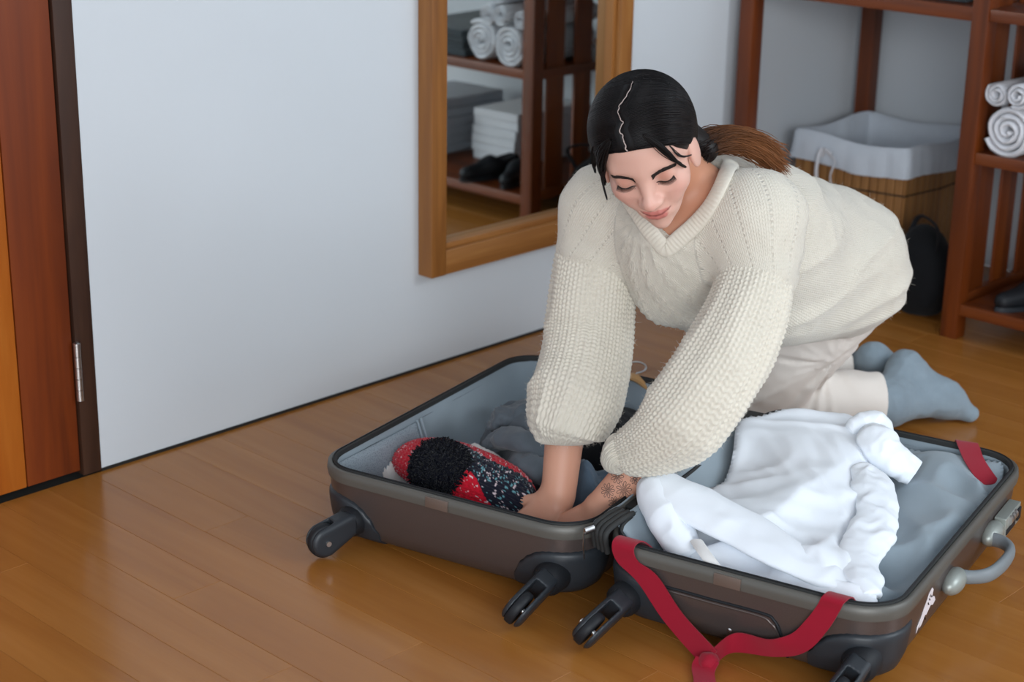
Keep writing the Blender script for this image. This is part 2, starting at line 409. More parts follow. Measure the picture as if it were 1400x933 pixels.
for z in (0.405, 0.07, 0.712, 1.1): box('side_rail', (SX0+0.042, 1.862, z), (SX1-0.042, 1.884, z+0.026), M_shx, sh, 0.002)
for k in range(4):
    x = 3.468+0.112*k
    for z0, z1 in ((0.096, 0.405), (0.431, 0.712), (0.738, 1.1)): box('slat', (x, 1.870, z0), (x+0.070, 1.878, z1), M_shz, sh, 0.0015)
for z in (1.1,): box('side_rail', (SX0+0.042, 2.47, z), (SX1-0.042, 2.492, z+0.026), M_shx, sh, 0.002)

# towels: rolled spiral of terry cloth, axis along x
def towel_roll(y, z, r, x0=3.412, L=0.30, turns=3.4, label='', group='rolled white towels on the middle shelf'):
    n = int(turns*26); a = np.linspace(0, turns*2*math.pi, n); rr = 0.006+(r-0.006)*(a/a[-1])
    wob = 1+0.03*np.sin(a*3.1+y*40); cy = rr*np.cos(a+y*30)*wob; cz = rr*np.sin(a+y*30)*wob
    th = (r-0.006)/turns*0.42; V = []; F = []
    nx = 9; xs_ = np.linspace(0, 1, nx)
    prof = [(0.0, 0.0), (0.006, 0.75), (0.016, 1.0)]
    sec = []
    for u in xs_: sec.append(u)
    ring = []
    for i in range(n):
        nrm = np.array([cy[i], cz[i]])/(np.hypot(cy[i], cz[i])+1e-9); bulge = 0.004*math.sin(i*0.9)+0.012*(1-rr[i]/r)
        pts = []
        for (dx, s) in ((0.0, 0.0), (0.003, 0.7), (0.012, 1.0)): pts.append((x0-bulge*0.4+dx, s))
        pts += [(x0+L*0.5, 1.0), (x0+L-0.012, 1.0), (x0+L-0.003, 0.7), (x0+L, 0.0)]
        out = [(x, y+cy[i]+nrm[0]*th*s, z+cz[i]+nrm[1]*th*s) for x, s in pts]
        inn = [(x, y+cy[i]-nrm[0]*th*s, z+cz[i]-nrm[1]*th*s) for x, s in pts[::-1][1:-1]]
        ring.append(out+inn)
    m = len(ring[0]); V = np.array(ring).reshape(-1, 3)
    V = V+0.0015*np.stack([vnoise(V*90), vnoise(V*90+9), vnoise(V*90+19)], 1)
    for i in range(n-1):
        for j in range(m): F.append((i*m+j, i*m+(j+1) % m, (i+1)*m+(j+1) % m, (i+1)*m+j))
    F.append(tuple(range(m))); F.append(tuple((n-1)*m+j for j in range(m-1, -1, -1)))
    o = pmesh('towel_roll', V, F, M_towel); return tag(o, label, 'towel', group)
ZS = 0.4305
towel_roll(1.786, ZS+0.0575, 0.055, label='large rolled white towel at the shelf edge beside the front post')
towel_roll(1.668, ZS+0.0575, 0.055, x0=3.42, label='large rolled white towel second from the front post, seen in the mirror')
towel_roll(1.822, ZS+0.131, 0.026, x0=3.415, turns=2.4, label='small rolled white towel on the big roll, nearest the post')
towel_roll(1.765, ZS+0.137, 0.027, x0=3.40, turns=2.4, label='small rolled white towel on the big roll, second from the post')
towel_roll(1.705, ZS+0.131, 0.028, x0=3.41, turns=2.4, label='small rolled white towel lying between the two big rolls')
towel_roll(1.735, ZS+0.186, 0.028, x0=3.42, turns=2.4, label='small rolled white towel topmost of the pile')
def folded(name, x0, x1, y0, y1, z0, layers, t, m, label, cat, tilt=0):
    root = empty(name, ((x0+x1)/2, (y0+y1)/2, z0), label, cat)
    for k in range(layers):
        dx, dy = RNG.uniform(-0.006, 0.006, 2); bm = bmesh.new()
        add_box(bm, (x0+dx, y0+dy, z0+k*t), (x1+dx, y1+dy, z0+(k+1)*t-0.0008))
        bmesh.ops.subdivide_edges(bm, edges=bm.edges, cuts=5, use_grid_fill=True)
        for v in bm.verts:
            p = np.array([v.co*14]); n = float(vnoise(p)[0]); v.co.z += 0.0022*n*(1 if k else 0.0)
            v.co.y += 0.004*float(vnoise(p+7)[0])
        bmobj('fold', bm, m, root, True, 0.004, 3, 60)
    return root
folded('folded_cloth', 3.43, 3.80, 1.34, 1.59, ZS, 4, 0.019, M_dkcloth, 'stack of folded charcoal cloth left of the towels in the mirror', 'cloth')
folded('folded_towel', 3.64, 3.92, 1.42, 1.60, 0.0825, 6, 0.026, M_towel, 'pile of folded white towels on the lowest shelf behind the shoes', 'towel')
folded('folded_blanket', 3.50, 3.86, 1.12, 1.34, 0.0825, 6, 0.028, M_linen, 'pale grey folded blanket pile on the lowest shelf, left end in the mirror', 'blanket')
folded('folded_bedding', 3.46, 3.86, 1.94, 2.36, 0.7415, 2, 0.035, M_dkcloth, 'grey folded bedding on the top shelf above the basket', 'bedding')
def shoe(x, y, ang, label):
    root = empty('shoe', (x, y, 0.0825), label, 'shoe', 'black shoes on the lowest shelf'); root.rotation_euler[2] = ang
    sdf = lambda P: smin(cap(P, (-0.07, 0, 0.035), (0.0, 0, 0.03), 0.03, 0.03), cap(P, (0.0, 0, 0.028), (0.09, 0, 0.022), 0.03, 0.02), 0.03)
    f2 = lambda P: smax(smax(sdf(P), 0.008-P[:, 2], 0.004), -cap(P, (-0.06, 0, 0.08), (-0.03, 0, 0.07), 0.026), 0.004)
    v, q = surface(f2, (-0.13, -0.06, -0.01), (0.14, 0.06, 0.09), 0.005)
    M = np.array(parent_world(root)); pmesh('upper', v@M[:3, :3].T+M[:3, 3], q, M_blackdk, root)
    t = np.linspace(0, 2*math.pi, 24, endpoint=False); bm = bmesh.new()
    vs = [bm.verts.new(((0.012+0.1*math.cos(a)), 0.031*math.sin(a)*(1-0.12*math.cos(a)), 0.0)) for a in t]
    fc = bm.faces.new(vs); g = bmesh.ops.extrude_face_region(bm, geom=[fc]); bmesh.ops.translate(bm, vec=(0, 0, 0.011), verts=[e for e in g['geom'] if isinstance(e, bmesh.types.BMVert)])
    bm.transform(parent_world(root)); bmobj('sole', bm, M_black, root, True)
shoe(3.52, 1.73, math.radians(160), 'left black shoe of the pair on the lowest shelf')
shoe(3.50, 1.64, math.radians(188), 'right black shoe of the pair on the lowest shelf, farther from the post')

# ------------------------------------------------------------------ laundry basket with fabric liner
bx0, bx1, by0, by1, bz = 3.61, 3.935, 2.14, 2.455, 0.35
bk = empty('laundry_basket', ((bx0+bx1)/2, (by0+by1)/2, 0), 'square bamboo laundry basket with a grey-white cloth liner', 'basket')
M_bam = wood('bamboo_strip', sr(150, 104, 56), sr(126, 82, 40), sr(168, 120, 68), axis=2, rough=0.5)
def strips(p, q, n):
    p, q = np.array(p), np.array(q); d = (q-p)/n; L = np.linalg.norm(d); u = d/L; nn = np.array([u[1], -u[0]])
    for k in range(n):
        c = p+d*(k+0.5); M = Matrix.Translation((c[0], c[1], 0)) @ Matrix.Rotation(math.atan2(u[1], u[0]), 4, 'Z')
        box('bamboo_strip', (-L/2+0.0012, -0.003, 0.004), (L/2-0.0012, 0.003, 0.335), M_bam, bk, 0.001, M)
strips((bx0, by0), (bx0, by1), 13); strips((bx0, by0), (bx1, by0), 13); strips((bx1, by0), (bx1, by1), 13); strips((bx0, by1), (bx1, by1), 13)
box('base', (bx0+0.004, by0+0.004, 0.003), (bx1-0.004, by1-0.004, 0.012), M_bam, bk)
co = MB(); co.tube([(bx0-0.005, by0-0.005, 0.245), (bx0-0.005, (by0+by1)/2, 0.238), (bx0-0.005, by1+0.005, 0.245)], 0.0018, 6)
co.tube([(bx0-0.005, by0-0.005, 0.245), ((bx0+bx1)/2, by0-0.005, 0.238), (bx1+0.005, by0-0.005, 0.245)], 0.0018, 6)
co.build('binding_cord', M_blackdk, bk)
def rrect(x0, y0, x1, y1, r, n=6):
    pts = []
    for cx, cy, a0 in ((x1-r, y1-r, 0), (x0+r, y1-r, 90), (x0+r, y0+r, 180), (x1-r, y0+r, 270)):
        for k in range(n+1): a = math.radians(a0+90*k/n); pts.append((cx+r*math.cos(a), cy+r*math.sin(a)))
    return np.array(pts)
def resample(P, n):
    P = np.vstack([P, P[:1]]); s = np.r_[0, np.cumsum(np.linalg.norm(np.diff(P, axis=0), axis=1))]; t = np.linspace(0, s[-1], n, endpoint=False)
    return np.stack([np.interp(t, s, P[:, k]) for k in range(P.shape[1])], 1)
def loft(rings, close_first=False, close_last=False):
    n = len(rings[0]); V = np.vstack(rings); F = []
    for i in range(len(rings)-1):
        for j in range(n): F.append((i*n+j, i*n+(j+1) % n, (i+1)*n+(j+1) % n, (i+1)*n+j))
    if close_first: F.append(tuple(range(n-1, -1, -1)))
    if close_last: F.append(tuple((len(rings)-1)*n+j for j in range(n)))
    return V, F
base = resample(rrect(bx0, by0, bx1, by1, 0.012), 120); cb = base.mean(0); rings = []
for off, z in ((0.014, 0.285), (0.015, 0.293), (0.013, 0.32), (0.010, 0.35), (0.004, 0.358), (-0.004, 0.352), (-0.010, 0.30), (-0.014, 0.2), (-0.02, 0.10), (-0.03, 0.05)):
    p = cb+(base-cb)*(1+off/0.16); P3 = np.c_[p, np.full(len(p), z)]
    sag = 0.010*np.sin(np.arange(120)/120*2*math.pi*4+0.6)*(1 if z > 0.28 else 0)
    P3[:, 2] += sag*0.6; nz = vnoise(P3*22)+0.6*vnoise(P3*np.array([60, 60, 16])); P3[:, :2] += (p-cb)/0.16*(0.005*nz[:, None]*(1.2 if z < 0.34 else 0.5)); rings.append(P3)
V, F = loft(rings, False, True); pmesh('cloth_liner', V, F, M_linen, bk)
tie = MB(); q0 = np.array([bx0-0.018, 2.345, 0.315])
tie.tube(catmull([q0+(0, 0.0, 0.0), q0+(-0.008, 0.02, 0.012), q0+(-0.012, 0.028, -0.03), q0+(-0.006, 0.03, -0.07)], 14), 0.0042, 6, True, 0.0015)
tie.tube(catmull([q0+(0, 0.0, 0.0), q0+(-0.006, -0.02, -0.012), q0+(-0.010, -0.012, -0.05), q0+(-0.006, -0.02, -0.085)], 14), 0.0042, 6, True, 0.0015)
tie.tube(catmull([q0+(0, 0.022, -0.008), q0+(-0.01, 0.008, 0.014), q0+(-0.011, -0.012, 0.004)], 10), 0.004, 6)
tie.build('liner_tie', M_towel, bk)
# black bag on the floor in front of the basket
bag = empty('black_bag', (3.50, 1.99, 0), 'black soft bag standing on the floor below the laundry basket', 'bag')
fb = lambda P: smin(ell(P, (3.515, 2.01, 0.085), (0.075, 0.075, 0.095)), ell(P, (3.53, 2.03, 0.15), (0.055, 0.05, 0.06)), 0.04)+0.004*vnoise(P*28)
fb2 = lambda P: smax(fb(P), 0.002-P[:, 2], 0.006)
v, q = surface(fb2, (3.40, 1.89, -0.01), (3.62, 2.12, 0.24), 0.006); pmesh('bag_body', v, q, M_blk, bag)
hb = MB(); hb.tube(catmull([(3.49, 1.97, 0.17), (3.47, 1.96, 0.225), (3.51, 2.03, 0.235), (3.52, 2.06, 0.19)], 18), 0.006, 8, True, 0.003); hb.build('bag_strap', M_blackdk, bag)

# ------------------------------------------------------------------ suitcase
A13 = math.radians(13.0); E1 = np.array([math.cos(A13), math.sin(A13)]); E2 = np.array([math.sin(A13), -math.cos(A13)])
def st(s, t, z): p = E1*s+E2*t; return np.array([p[0], p[1], z])
def stv(P): P = np.asarray(P, float); return np.c_[P[:, :1]*E1+P[:, 1:2]*E2, P[:, 2]]
S0, S1 = 2.102, 2.778; TL0, TL1 = -1.622, -1.112; TR0, TR1 = -1.090, -0.627; ZR = 0.137
case = empty('suitcase', st(2.44, -1.10, 0), 'large bronze-brown hard-shell suitcase lying open flat on the floor', 'suitcase')
def ring_st(t0, t1, inset, z, rc=0.075, n=168, s0=S0, s1=S1):
    P = resample(rrect(s0+inset, t0+inset, s1-inset, t1-inset, max(0.01, rc-inset), 10), n); return stv(np.c_[P, np.full(n, z)])
def half(t0, t1, lab):
    prof = [(0.004, ZR-0.022), (0.005, ZR-0.045), (0.007, 0.075), (0.011, 0.045), (0.020, 0.022), (0.036, 0.011), (0.06, 0.008), (0.10, 0.008)]
    V, F = loft([ring_st(t0, t1, a, z) for a, z in prof], False, True)
    o = pmesh('shell', V, F, M_shell, case); o['label'] = lab+' bronze shell half'
    prof = [(0.004, ZR-0.024), (0.0, ZR-0.022), (-0.0015, ZR-0.012), (0.0, ZR-0.002), (0.003, ZR), (0.007, ZR-0.001), (0.008, ZR-0.004)]
    V, F = loft([ring_st(t0, t1, a, z) for a, z in prof]); o = pmesh('rim_moulding', V, F, M_lip, case)
    prof = [(0.008, ZR-0.002), (0.0085, ZR+0.0015), (0.011, ZR+0.0028), (0.0135, ZR+0.001), (0.014, ZR-0.006), (0.015, ZR-0.016), (0.0165, ZR-0.017)]
    V, F = loft([ring_st(t0, t1, a, z) for a, z in prof]); o = pmesh('zip_tape', V, F, M_zip, case)
    # zip teeth line
half(TL0, TL1, 'left'); half(TR0, TR1, 'right')
def lining(t0, t1, floorf, amp, name='lining'):
    n = 168; rings = []
    prof = [(0.0155, ZR-0.006), (0.017, ZR-0.02), (0.020, 0.10), (0.022, 0.08), (0.026, 0.06), (0.032, 0.045)]
    for a, z in prof: rings.append(ring_st(t0, t1, a, z))
    ins = [0.045, 0.06, 0.08, 0.1, 0.12, 0.14, 0.16, 0.18, 0.2, 0.22]
    for a in ins:
        if (t1-t0)/2-a < 0.02: break
        rings.append(ring_st(t0, t1, a, 0.04, 0.075))
    V, F = loft(rings, False, True)
    sx = V[:, 0]*E1[0]+V[:, 1]*E1[1]; tx = V[:, 0]*E2[0]+V[:, 1]*E2[1]
    di = np.minimum.reduce([sx-S0, S1-sx, tx-t0, t1-tx]); k = np.clip((di-0.03)/0.05, 0, 1)
    V[:, 2] += floorf(sx, tx)*k
    wn = np.clip((ZR-0.012-V[:, 2])/0.02, 0, 1)
    V[:, :2] += (amp*vnoise(V*18)*wn)[:, None]*np.array([E1+E2])/1.4
    return pmesh(name, V, F, M_lining, case)
lining(TL0, TL1, lambda s, t: 0*s-0.02, 0.004)
# right half: deep side lining, with a loose wrinkled divider sheet over it
lining(TR0, TR1, lambda s, t: 0*s-0.02, 0.003)
def tps(pts):
    P = np.array([(p[0], p[1]) for p in pts]); Z = np.array([p[2] for p in pts]); n = len(P)
    K = lambda r: np.where(r > 1e-9, r*r*np.log(r+1e-12), 0)
    D = np.linalg.norm(P[:, None]-P[None], axis=2); A = np.zeros((n+3, n+3)); A[:n, :n] = K(D)+np.eye(n)*1e-5; A[:n, n] = 1; A[:n, n+1:] = P; A[n, :n] = 1; A[n+1:, :n] = P.T
    w_ = np.linalg.solve(A, np.r_[Z, 0, 0, 0])
    def f(X):
        D = np.linalg.norm(X[:, None]-P[None], axis=2); return K(D)@w_[:n]+w_[n]+X@w_[n+1:]
    return f
def patch(name, outline, inner, wr, m, parent=None, h=0.006, thick=0.003, curl=0.012, hem=True):
    """cloth sheet: outline and inner support points are (x,y,z) world points, wr(X) adds folds"""
    O = np.array(outline, float); f = tps(list(O)+list(inner))
    n = max(40, int(np.linalg.norm(np.diff(np.vstack([O, O[:1]]), axis=0), axis=1).sum()/h))
    Oc = catmull_closed(O, n); B2 = Oc[:, :2]
    lo, hi = B2.min(0), B2.max(0); gx, gy = np.meshgrid(np.arange(lo[0], hi[0], h), np.arange(lo[1], hi[1], h)); gx = gx+(np.arange(gx.shape[0]) % 2)[:, None]*h/2
    G = np.c_[gx.ravel(), gy.ravel()]; G = G[inside(G, B2)]
    dist = np.min(np.linalg.norm(G[:, None]-B2[None, ::2], axis=2), axis=1); G = G[dist > h*0.6]
    pts = np.vstack([B2, G]); nb = len(B2)
    vs, es, fs, _, _, _ = geometry.delaunay_2d_cdt([Vector(p) for p in pts], [], [list(range(nb))], 1, 1e-6)
    X = np.array([tuple(v) for v in vs]); Z = f(X)
    de = np.min(np.linalg.norm(X[:, None]-B2[None, ::2], axis=2), axis=1)
    k = np.clip(de/0.03, 0, 1); k = k*k*(3-2*k); Z = Z+wr(X)*(0.35+0.65*k)-curl*(1-np.clip(de/0.012, 0, 1))**2
    V = np.c_[X, Z]; F = [tuple(t) for t in fs]
    a = V[[t[0] for t in F]]; nz = np.cross(V[[t[1] for t in F]]-a, V[[t[2] for t in F]]-a)[:, 2].mean()
    if nz < 0: F = [t[::-1] for t in F]
    o = pmesh(name, V, F, m, parent)
    sm = o.modifiers.new('s', 'SOLIDIFY'); sm.thickness = thick; sm.offset = -1
    return o
def catmull_closed(P, n):
    m = len(P); Q = np.vstack([P[-2:], P, P[:3]]); C = catmull(Q, 8*(len(Q)-1)+1); C = C[16:16+8*m]; return resample(C, n)
def inside(G, B):
    r = np.zeros(len(G), bool); j = len(B)-1
    for i in range(len(B)):
        xi, yi = B[i]; xj, yj = B[j]; c = ((yi > G[:, 1]) != (yj > G[:, 1])) & (G[:, 0] < (xj-xi)*(G[:, 1]-yi)/(yj-yi+1e-12)+xi); r ^= c; j = i
    return r
def dirfold(ang, freq, amp, seed=0, stretch=0.25, warp=0.05):
    c, s_ = math.cos(ang), math.sin(ang)
    def g(X):
        wv = vnoise(np.c_[X*6, np.full(len(X), seed*3.3)])*warp
        u = (X[:, 0]*c+X[:, 1]*s_+wv)*freq; v_ = (-X[:, 0]*s_+X[:, 1]*c)*freq*stretch
        n = vnoise(np.c_[u, v_, np.full(len(X), seed*1.7+0.5)]); return amp*(1-2*np.abs(n))
    return g
fA, fB, fC = dirfold(A13+0.5, 11, 0.010, 1), dirfold(A13-0.9, 15, 0.006, 2), dirfold(A13+1.2, 26, 0.0025, 3)
ol = [st(S0+0.03, TR0+0.16, 0.055), st(S0+0.018, TR1-0.10, 0.062), st(S0+0.045, TR1-0.04, 0.085), st(S0+0.14, TR1-0.022, 0.108), st(S1-0.2, TR1-0.021, 0.118), st(S1-0.06, TR1-0.026, 0.123), st(S1-0.024, TR1-0.07, 0.122), st(S1-0.022, TR1-0.2, 0.116), st(S1-0.022, TR0+0.14, 0.11), st(S1-0.10, TR0+0.07, 0.05), st(S0+0.2, TR0+0.07, 0.045)]
inn = [st(2.3, -0.78, 0.072), st(2.45, -0.75, 0.085), st(2.6, -0.75, 0.09), st(2.5, -0.88, 0.06), st(2.3, -0.9, 0.05), st(2.62, -0.68, 0.104), st(2.4, -0.68, 0.092), st(2.66, -0.85, 0.085)]
patch('divider_sheet', ol, inn, lambda X: fA(X)*2.4+fB(X)*2.6+fC(X), M_lining, case, 0.006, 0.0015, 0.004)
# standing lining flap on the hinge side of the right half
def strip_mesh(name, pts_top, pts_bot, n, m, parent, thick=0.002, rows=10, wr=None):
    a = catmull(pts_top, n); b = catmull(pts_bot, n); V = []; F = []
    for i in range(n):
        for j in range(rows): V.append(a[i]+(b[i]-a[i])*j/(rows-1))
    V = np.array(V)
    if wr is not None: V = V+wr(V)
    for i in range(n-1):
        for j in range(rows-1): F.append((i*rows+j, (i+1)*rows+j, (i+1)*rows+j+1, i*rows+j+1))
    o = pmesh(name, V, F, m, parent); s = o.modifiers.new('s', 'SOLIDIFY'); s.thickness = thick; s.offset = 0; return o
wf = lambda V: 0.004*np.c_[vnoise(V*25), vnoise(V*25+5), 0.6*vnoise(V*25+9)]
strip_mesh('lining_flap', [st(S0+0.055, TR0+0.004, ZR+0.006), st(2.3, TR0+0.0, ZR+0.010), st(2.5, TR0, ZR+0.012), st(S1-0.11, TR0+0.004, ZR+0.012)],
           [st(S0+0.04, TR0+0.075, 0.085), st(2.3, TR0+0.085, 0.075), st(2.5, TR0+0.085, 0.075), st(S1-0.09, TR0+0.06, 0.09)], 40, M_lining, case, 0.002, 10, wf)
strip_mesh('lining_flap', [st(S0+0.05, TL1-0.004, ZR+0.004), st(2.3, TL1, ZR+0.004), st(2.5, TL1, ZR+0.004), st(S1-0.1, TL1-0.004, ZR+0.004)],
           [st(S0+0.04, TL1-0.03, 0.10), st(2.3, TL1-0.035, 0.09), st(2.5, TL1-0.035, 0.09), st(S1-0.09, TL1-0.03, 0.10)], 40, M_lining, case, 0.002, 10, wf)
# mesh pocket on the left side lining with a seam
def mesh_mat():
    m = mat('pocket_mesh', sr(132, 146, 155), 0.8); N = NT(m); co = N.coord('UV' if False else 'Object', (420, 420, 420))
    v = N.n('ShaderNodeTexVoronoi', Scale=1.0); N.l(co, v.inputs[0])
    N.base(N.ramp(v.outputs['Distance'], [(0.15, sr(104, 116, 124)), (0.45, sr(146, 158, 167))])); N.normal(N.bump(v.outputs['Distance'], 0.5, 0.001)); return m
M_mesh = mesh_mat()
strip_mesh('mesh_pocket', [st(S0+0.05, TL0+0.022, ZR-0.012), st(2.2, TL0+0.021, ZR-0.014), st(2.32, TL0+0.021, ZR-0.016), st(2.385, TL0+0.021, ZR-0.016)],
           [st(S0+0.05, TL0+0.05, 0.03), st(2.2, TL0+0.05, 0.028), st(2.32, TL0+0.05, 0.028), st(2.385, TL0+0.05, 0.028)], 30, M_mesh, case, 0.0012, 8)
sm = MB()
for ds in (0.0, 0.012): sm.tube([st(2.388+ds, TL0+0.020, ZR-0.014), st(2.388+ds, TL0+0.038, 0.07), st(2.388+ds, TL0+0.052, 0.03)], 0.0028, 6)
sm.build('pocket_seam', M_lining, case)
# corner housings + castors
def housing(sc, t0, t1, name='corner_guard'):
    """black moulded guard wrapping the wheel-end corner: arch-shaped panel following the shell"""
    return
def face_pt(side, d):     # walk along the near face / around the corners of a half: returns s,t and outward normal
    t0, t1 = side
    P = resample(rrect(S0, t0, S1, t1, 0.075, 16), 900); return P
def corner_guard(t0, t1, which):
    n = 700; P = resample(rrect(S0, t0, S1, t1, 0.075, 16), n); t = P[:, 1]; s = P[:, 0]
    # parametrise by signed arc length from the corner
    tc = t0 if which == 'a' else t1; sgn = 1 if which == 'a' else -1
    cdist = np.hypot(s-S0, t-tc); i0 = int(np.argmin(cdist)); seg = np.linalg.norm(np.roll(P, -1, 0)-P, axis=1).mean()
    V = []; F = []; cols = []
    L1, L2 = 0.112, 0.085     # reach along the near face, and around the side
    d1 = 1 if (P[(i0+20) % n, 0] < P[(i0-20) % n, 0]+0) and abs(P[(i0+60) % n, 0]-S0) < abs(P[(i0-60) % n, 0]-S0) else -1
    ks = np.linspace(-L2, L1, 48); rows = 12
    for a in ks:
        i = int(round(i0+d1*a/seg)) % n; p = P[i]; tg = P[(i+3) % n]-P[(i-3) % n]; nr = np.array([tg[1], -tg[0]]); nr /= np.linalg.norm(nr)
        c = np.array([(S0+S1)/2, (t0+t1)/2])
        if nr@(p-c) < 0: nr = -nr
        x = (a-(-L2))/(L1+L2)
        top = 0.010+0.082*math.sqrt(max(0.0, 1-max(0, (a-0.03)/(L1-0.03))**2.2)) if a > 0.03 else 0.092
        for j in range(rows):
            z = 0.010+(top-0.010)*j/(rows-1)
            ins = np.interp(z, [0.008, 0.011, 0.022, 0.045, 0.075, 0.1], [0.06, 0.036, 0.020, 0.011, 0.007, 0.006])
            edge = min(j/(rows-1)*6, (rows-1-j)/(rows-1)*9, x*10, (1-x)*10, 1.0)
            o_ = 0.0045*max(0, edge)**0.5-0.001
            q = p+nr*(o_-ins); V.append((q[0], q[1], z))
    for i in range(len(ks)-1):
        for j in range(rows-1): F.append((i*rows+j, (i+1)*rows+j, (i+1)*rows+j+1, i*rows+j+1))
    V = stv(V); a = V[F[300][0]]; nn = np.cross(V[F[300][1]]-a, V[F[300][2]]-a)
    o = pmesh('corner_guard', V, F, M_black, case); s_ = o.modifiers.new('s', 'SOLIDIFY'); s_.thickness = 0.004; s_.offset = 0
    # raised bead along the arch edge
    top = V.reshape(len(ks), rows, 3)[:, -1]; mb = MB(); mb.tube(top, 0.0022, 6); mb.build('guard_bead', M_blackdk, o)
for side in ((TL0, TL1), (TR0, TR1)):
    for w_ in 'ab': corner_guard(side[0], side[1], w_)
def castor(mount, wheel, axis, r=0.0285, wth=0.012, tilt=0):
    """swivel castor: mount point on the case, wheel centre, wheel axis; forked housing and tyre"""
    mount, wheel, axis = (np.array(v, float) for v in (mount, wheel, axis)); axis /= np.linalg.norm(axis)
    if tilt: c_ = CAM-wheel; c_ /= np.linalg.norm(c_); a2 = np.cross(c_, wheel-mount); a2 /= np.linalg.norm(a2); axis = a2*tilt+axis*(1-tilt)*(1 if a2@axis > 0 else -1); axis /= np.linalg.norm(axis)
    d = wheel-mount; d -= axis*(d@axis); L = np.linalg.norm(d); d /= L
    root = None
    up = np.cross(axis, d)
    # arm: tapered hull from mount to wheel with slot
    def arm(P):
        q = P-mount.astype(np.float32); x = q@d; y = q@axis; z = q@up
        h = np.clip(x/L, 0, 1); rad = 0.020+(0.0265-0.020)*h
        body = np.sqrt((x-h*L)**2+z**2)-rad
        body = smax(body, np.abs(y)-0.0175, 0.011)
        slot = smax(np.abs(y)-0.0095, -(x-0.024), 0.002)
        return smax(body, -slot, 0.0015)
    c = (mount+wheel)/2; e = 0.07
    v, qd = surface(arm, c-e, c+e, 0.0022)
    o = pmesh('wheel', v, qd, M_black, case)
    a = axis*wth*0.62; prof = [(-1.0, 0.70), (-0.98, 0.9), (-0.7, 0.985), (0, 1.0), (0.7, 0.985), (0.98, 0.9), (1.0, 0.70)]
    C = [wheel+a*p for p, _ in prof]; m = MB(); R = [r*k for _, k in prof]
    T_ = np.cross(axis, d); n = 40; rings = []
    for Cc, Rr_ in zip(C, R): rings.append(np.array([Cc+Rr_*(d*math.cos(t)+T_*math.sin(t)) for t in np.linspace(0, 2*math.pi, n, endpoint=False)]))
    V, F = loft(rings, True, True); pmesh('tyre', V, F, M_blackdk, o)
    mm = MB(); mm.tube([wheel-axis*0.0172, wheel+axis*0.0178], 0.0045, 12); mm.build('axle', M_steel, o)
    bs = MB(); m0 = np.array(mount)
    nrm = -np.r_[E1, 0]; bs.tube([m0-nrm*0.03, m0-nrm*0.004, m0+nrm*0.004], [0.027, 0.026, 0.021], 24); bs.build('swivel_boss', M_blackdk, o)
f3 = -np.r_[E1, 0]; t3 = np.r_[E2, 0]
castor(st(S0-0.004, -1.542, 0.052), st(S0-0.046, -1.560, 0.032), t3*0.9+f3*0.45)
castor(st(S0-0.010, -1.168, 0.050), st(S0-0.080, -1.174, 0.034), t3+np.array([0, 0, 0.25]), tilt=0.85)
castor(st(S0-0.010, -1.040, 0.050), st(S0-0.080, -1.054, 0.034), t3+np.array([0, 0, 0.25]), tilt=0.85)
castor(st(S0-0.006, -0.672, 0.050), st(S0-0.066, -0.680, 0.034), t3+np.array([0, 0, 0.25]), tilt=0.85)
# recessed panel groove + rivets on the near face of the right half
def face(t, z, o=0.0):
    ins = np.interp(z, [0.008, 0.011, 0.022, 0.045, 0.075, 0.1, 0.14], [0.06, 0.036, 0.020, 0.011, 0.007, 0.005, 0.004]); return st(S0+ins-o, t, z)
gp = [(-1.0, 0.018), (-1.0, 0.06), (-0.992, 0.080), (-0.978, 0.0865), (-0.90, 0.0865), (-0.82, 0.0865), (-0.803, 0.080), (-0.793, 0.062), (-0.786, 0.018)]
g = MB(); g.tube(catmull([face(t, z, 0.0003) for t, z in gp], 60), 0.0026, 8, True, 0.0026); g.build('panel_groove', M_blackdk, case)
g2 = [(t+(-0.006 if t > -0.9 else 0.006), z-0.006 if z > 0.07 else z) for t, z in gp]
g = MB(); g.tube(catmull([face(t, z, -0.0006) for t, z in g2], 60), 0.0022, 8); g.build('panel_edge', M_shell, case)
for t in (-0.945, -0.872):
    g = MB(); g.tube([face(t, 0.042, -0.001), face(t, 0.042, 0.0012), face(t, 0.042, 0.002)], [0.0034, 0.0034, 0.0015], 12); g.build('rivet', M_steel, case)
for tc in (-1.372, -0.875):
    bm = bmesh.new(); M = Matrix(((E1[0], E2[0], 0, 0), (E1[1], E2[1], 0, 0), (0, 0, 1, 0), (0, 0, 0, 1)))
    add_box(bm, (S0-0.0035, tc-0.021, ZR-0.021), (S0+0.001, tc+0.021, ZR-0.003), M); bmobj('badge_plate', bm, M_plate, case, True, 0.001)
MST = Matrix(((E1[0], E2[0], 0, 0), (E1[1], E2[1], 0, 0), (0, 0, 1, 0), (0, 0, 0, 1)))
def bst(name, lo, hi, m, parent=None, bevel=0.002):
    bm = bmesh.new(); add_box(bm, lo, hi, MST); bmesh.ops.recalc_face_normals(bm, faces=bm.faces); return bmobj(name, bm, m, parent or case, True, bevel, 3)
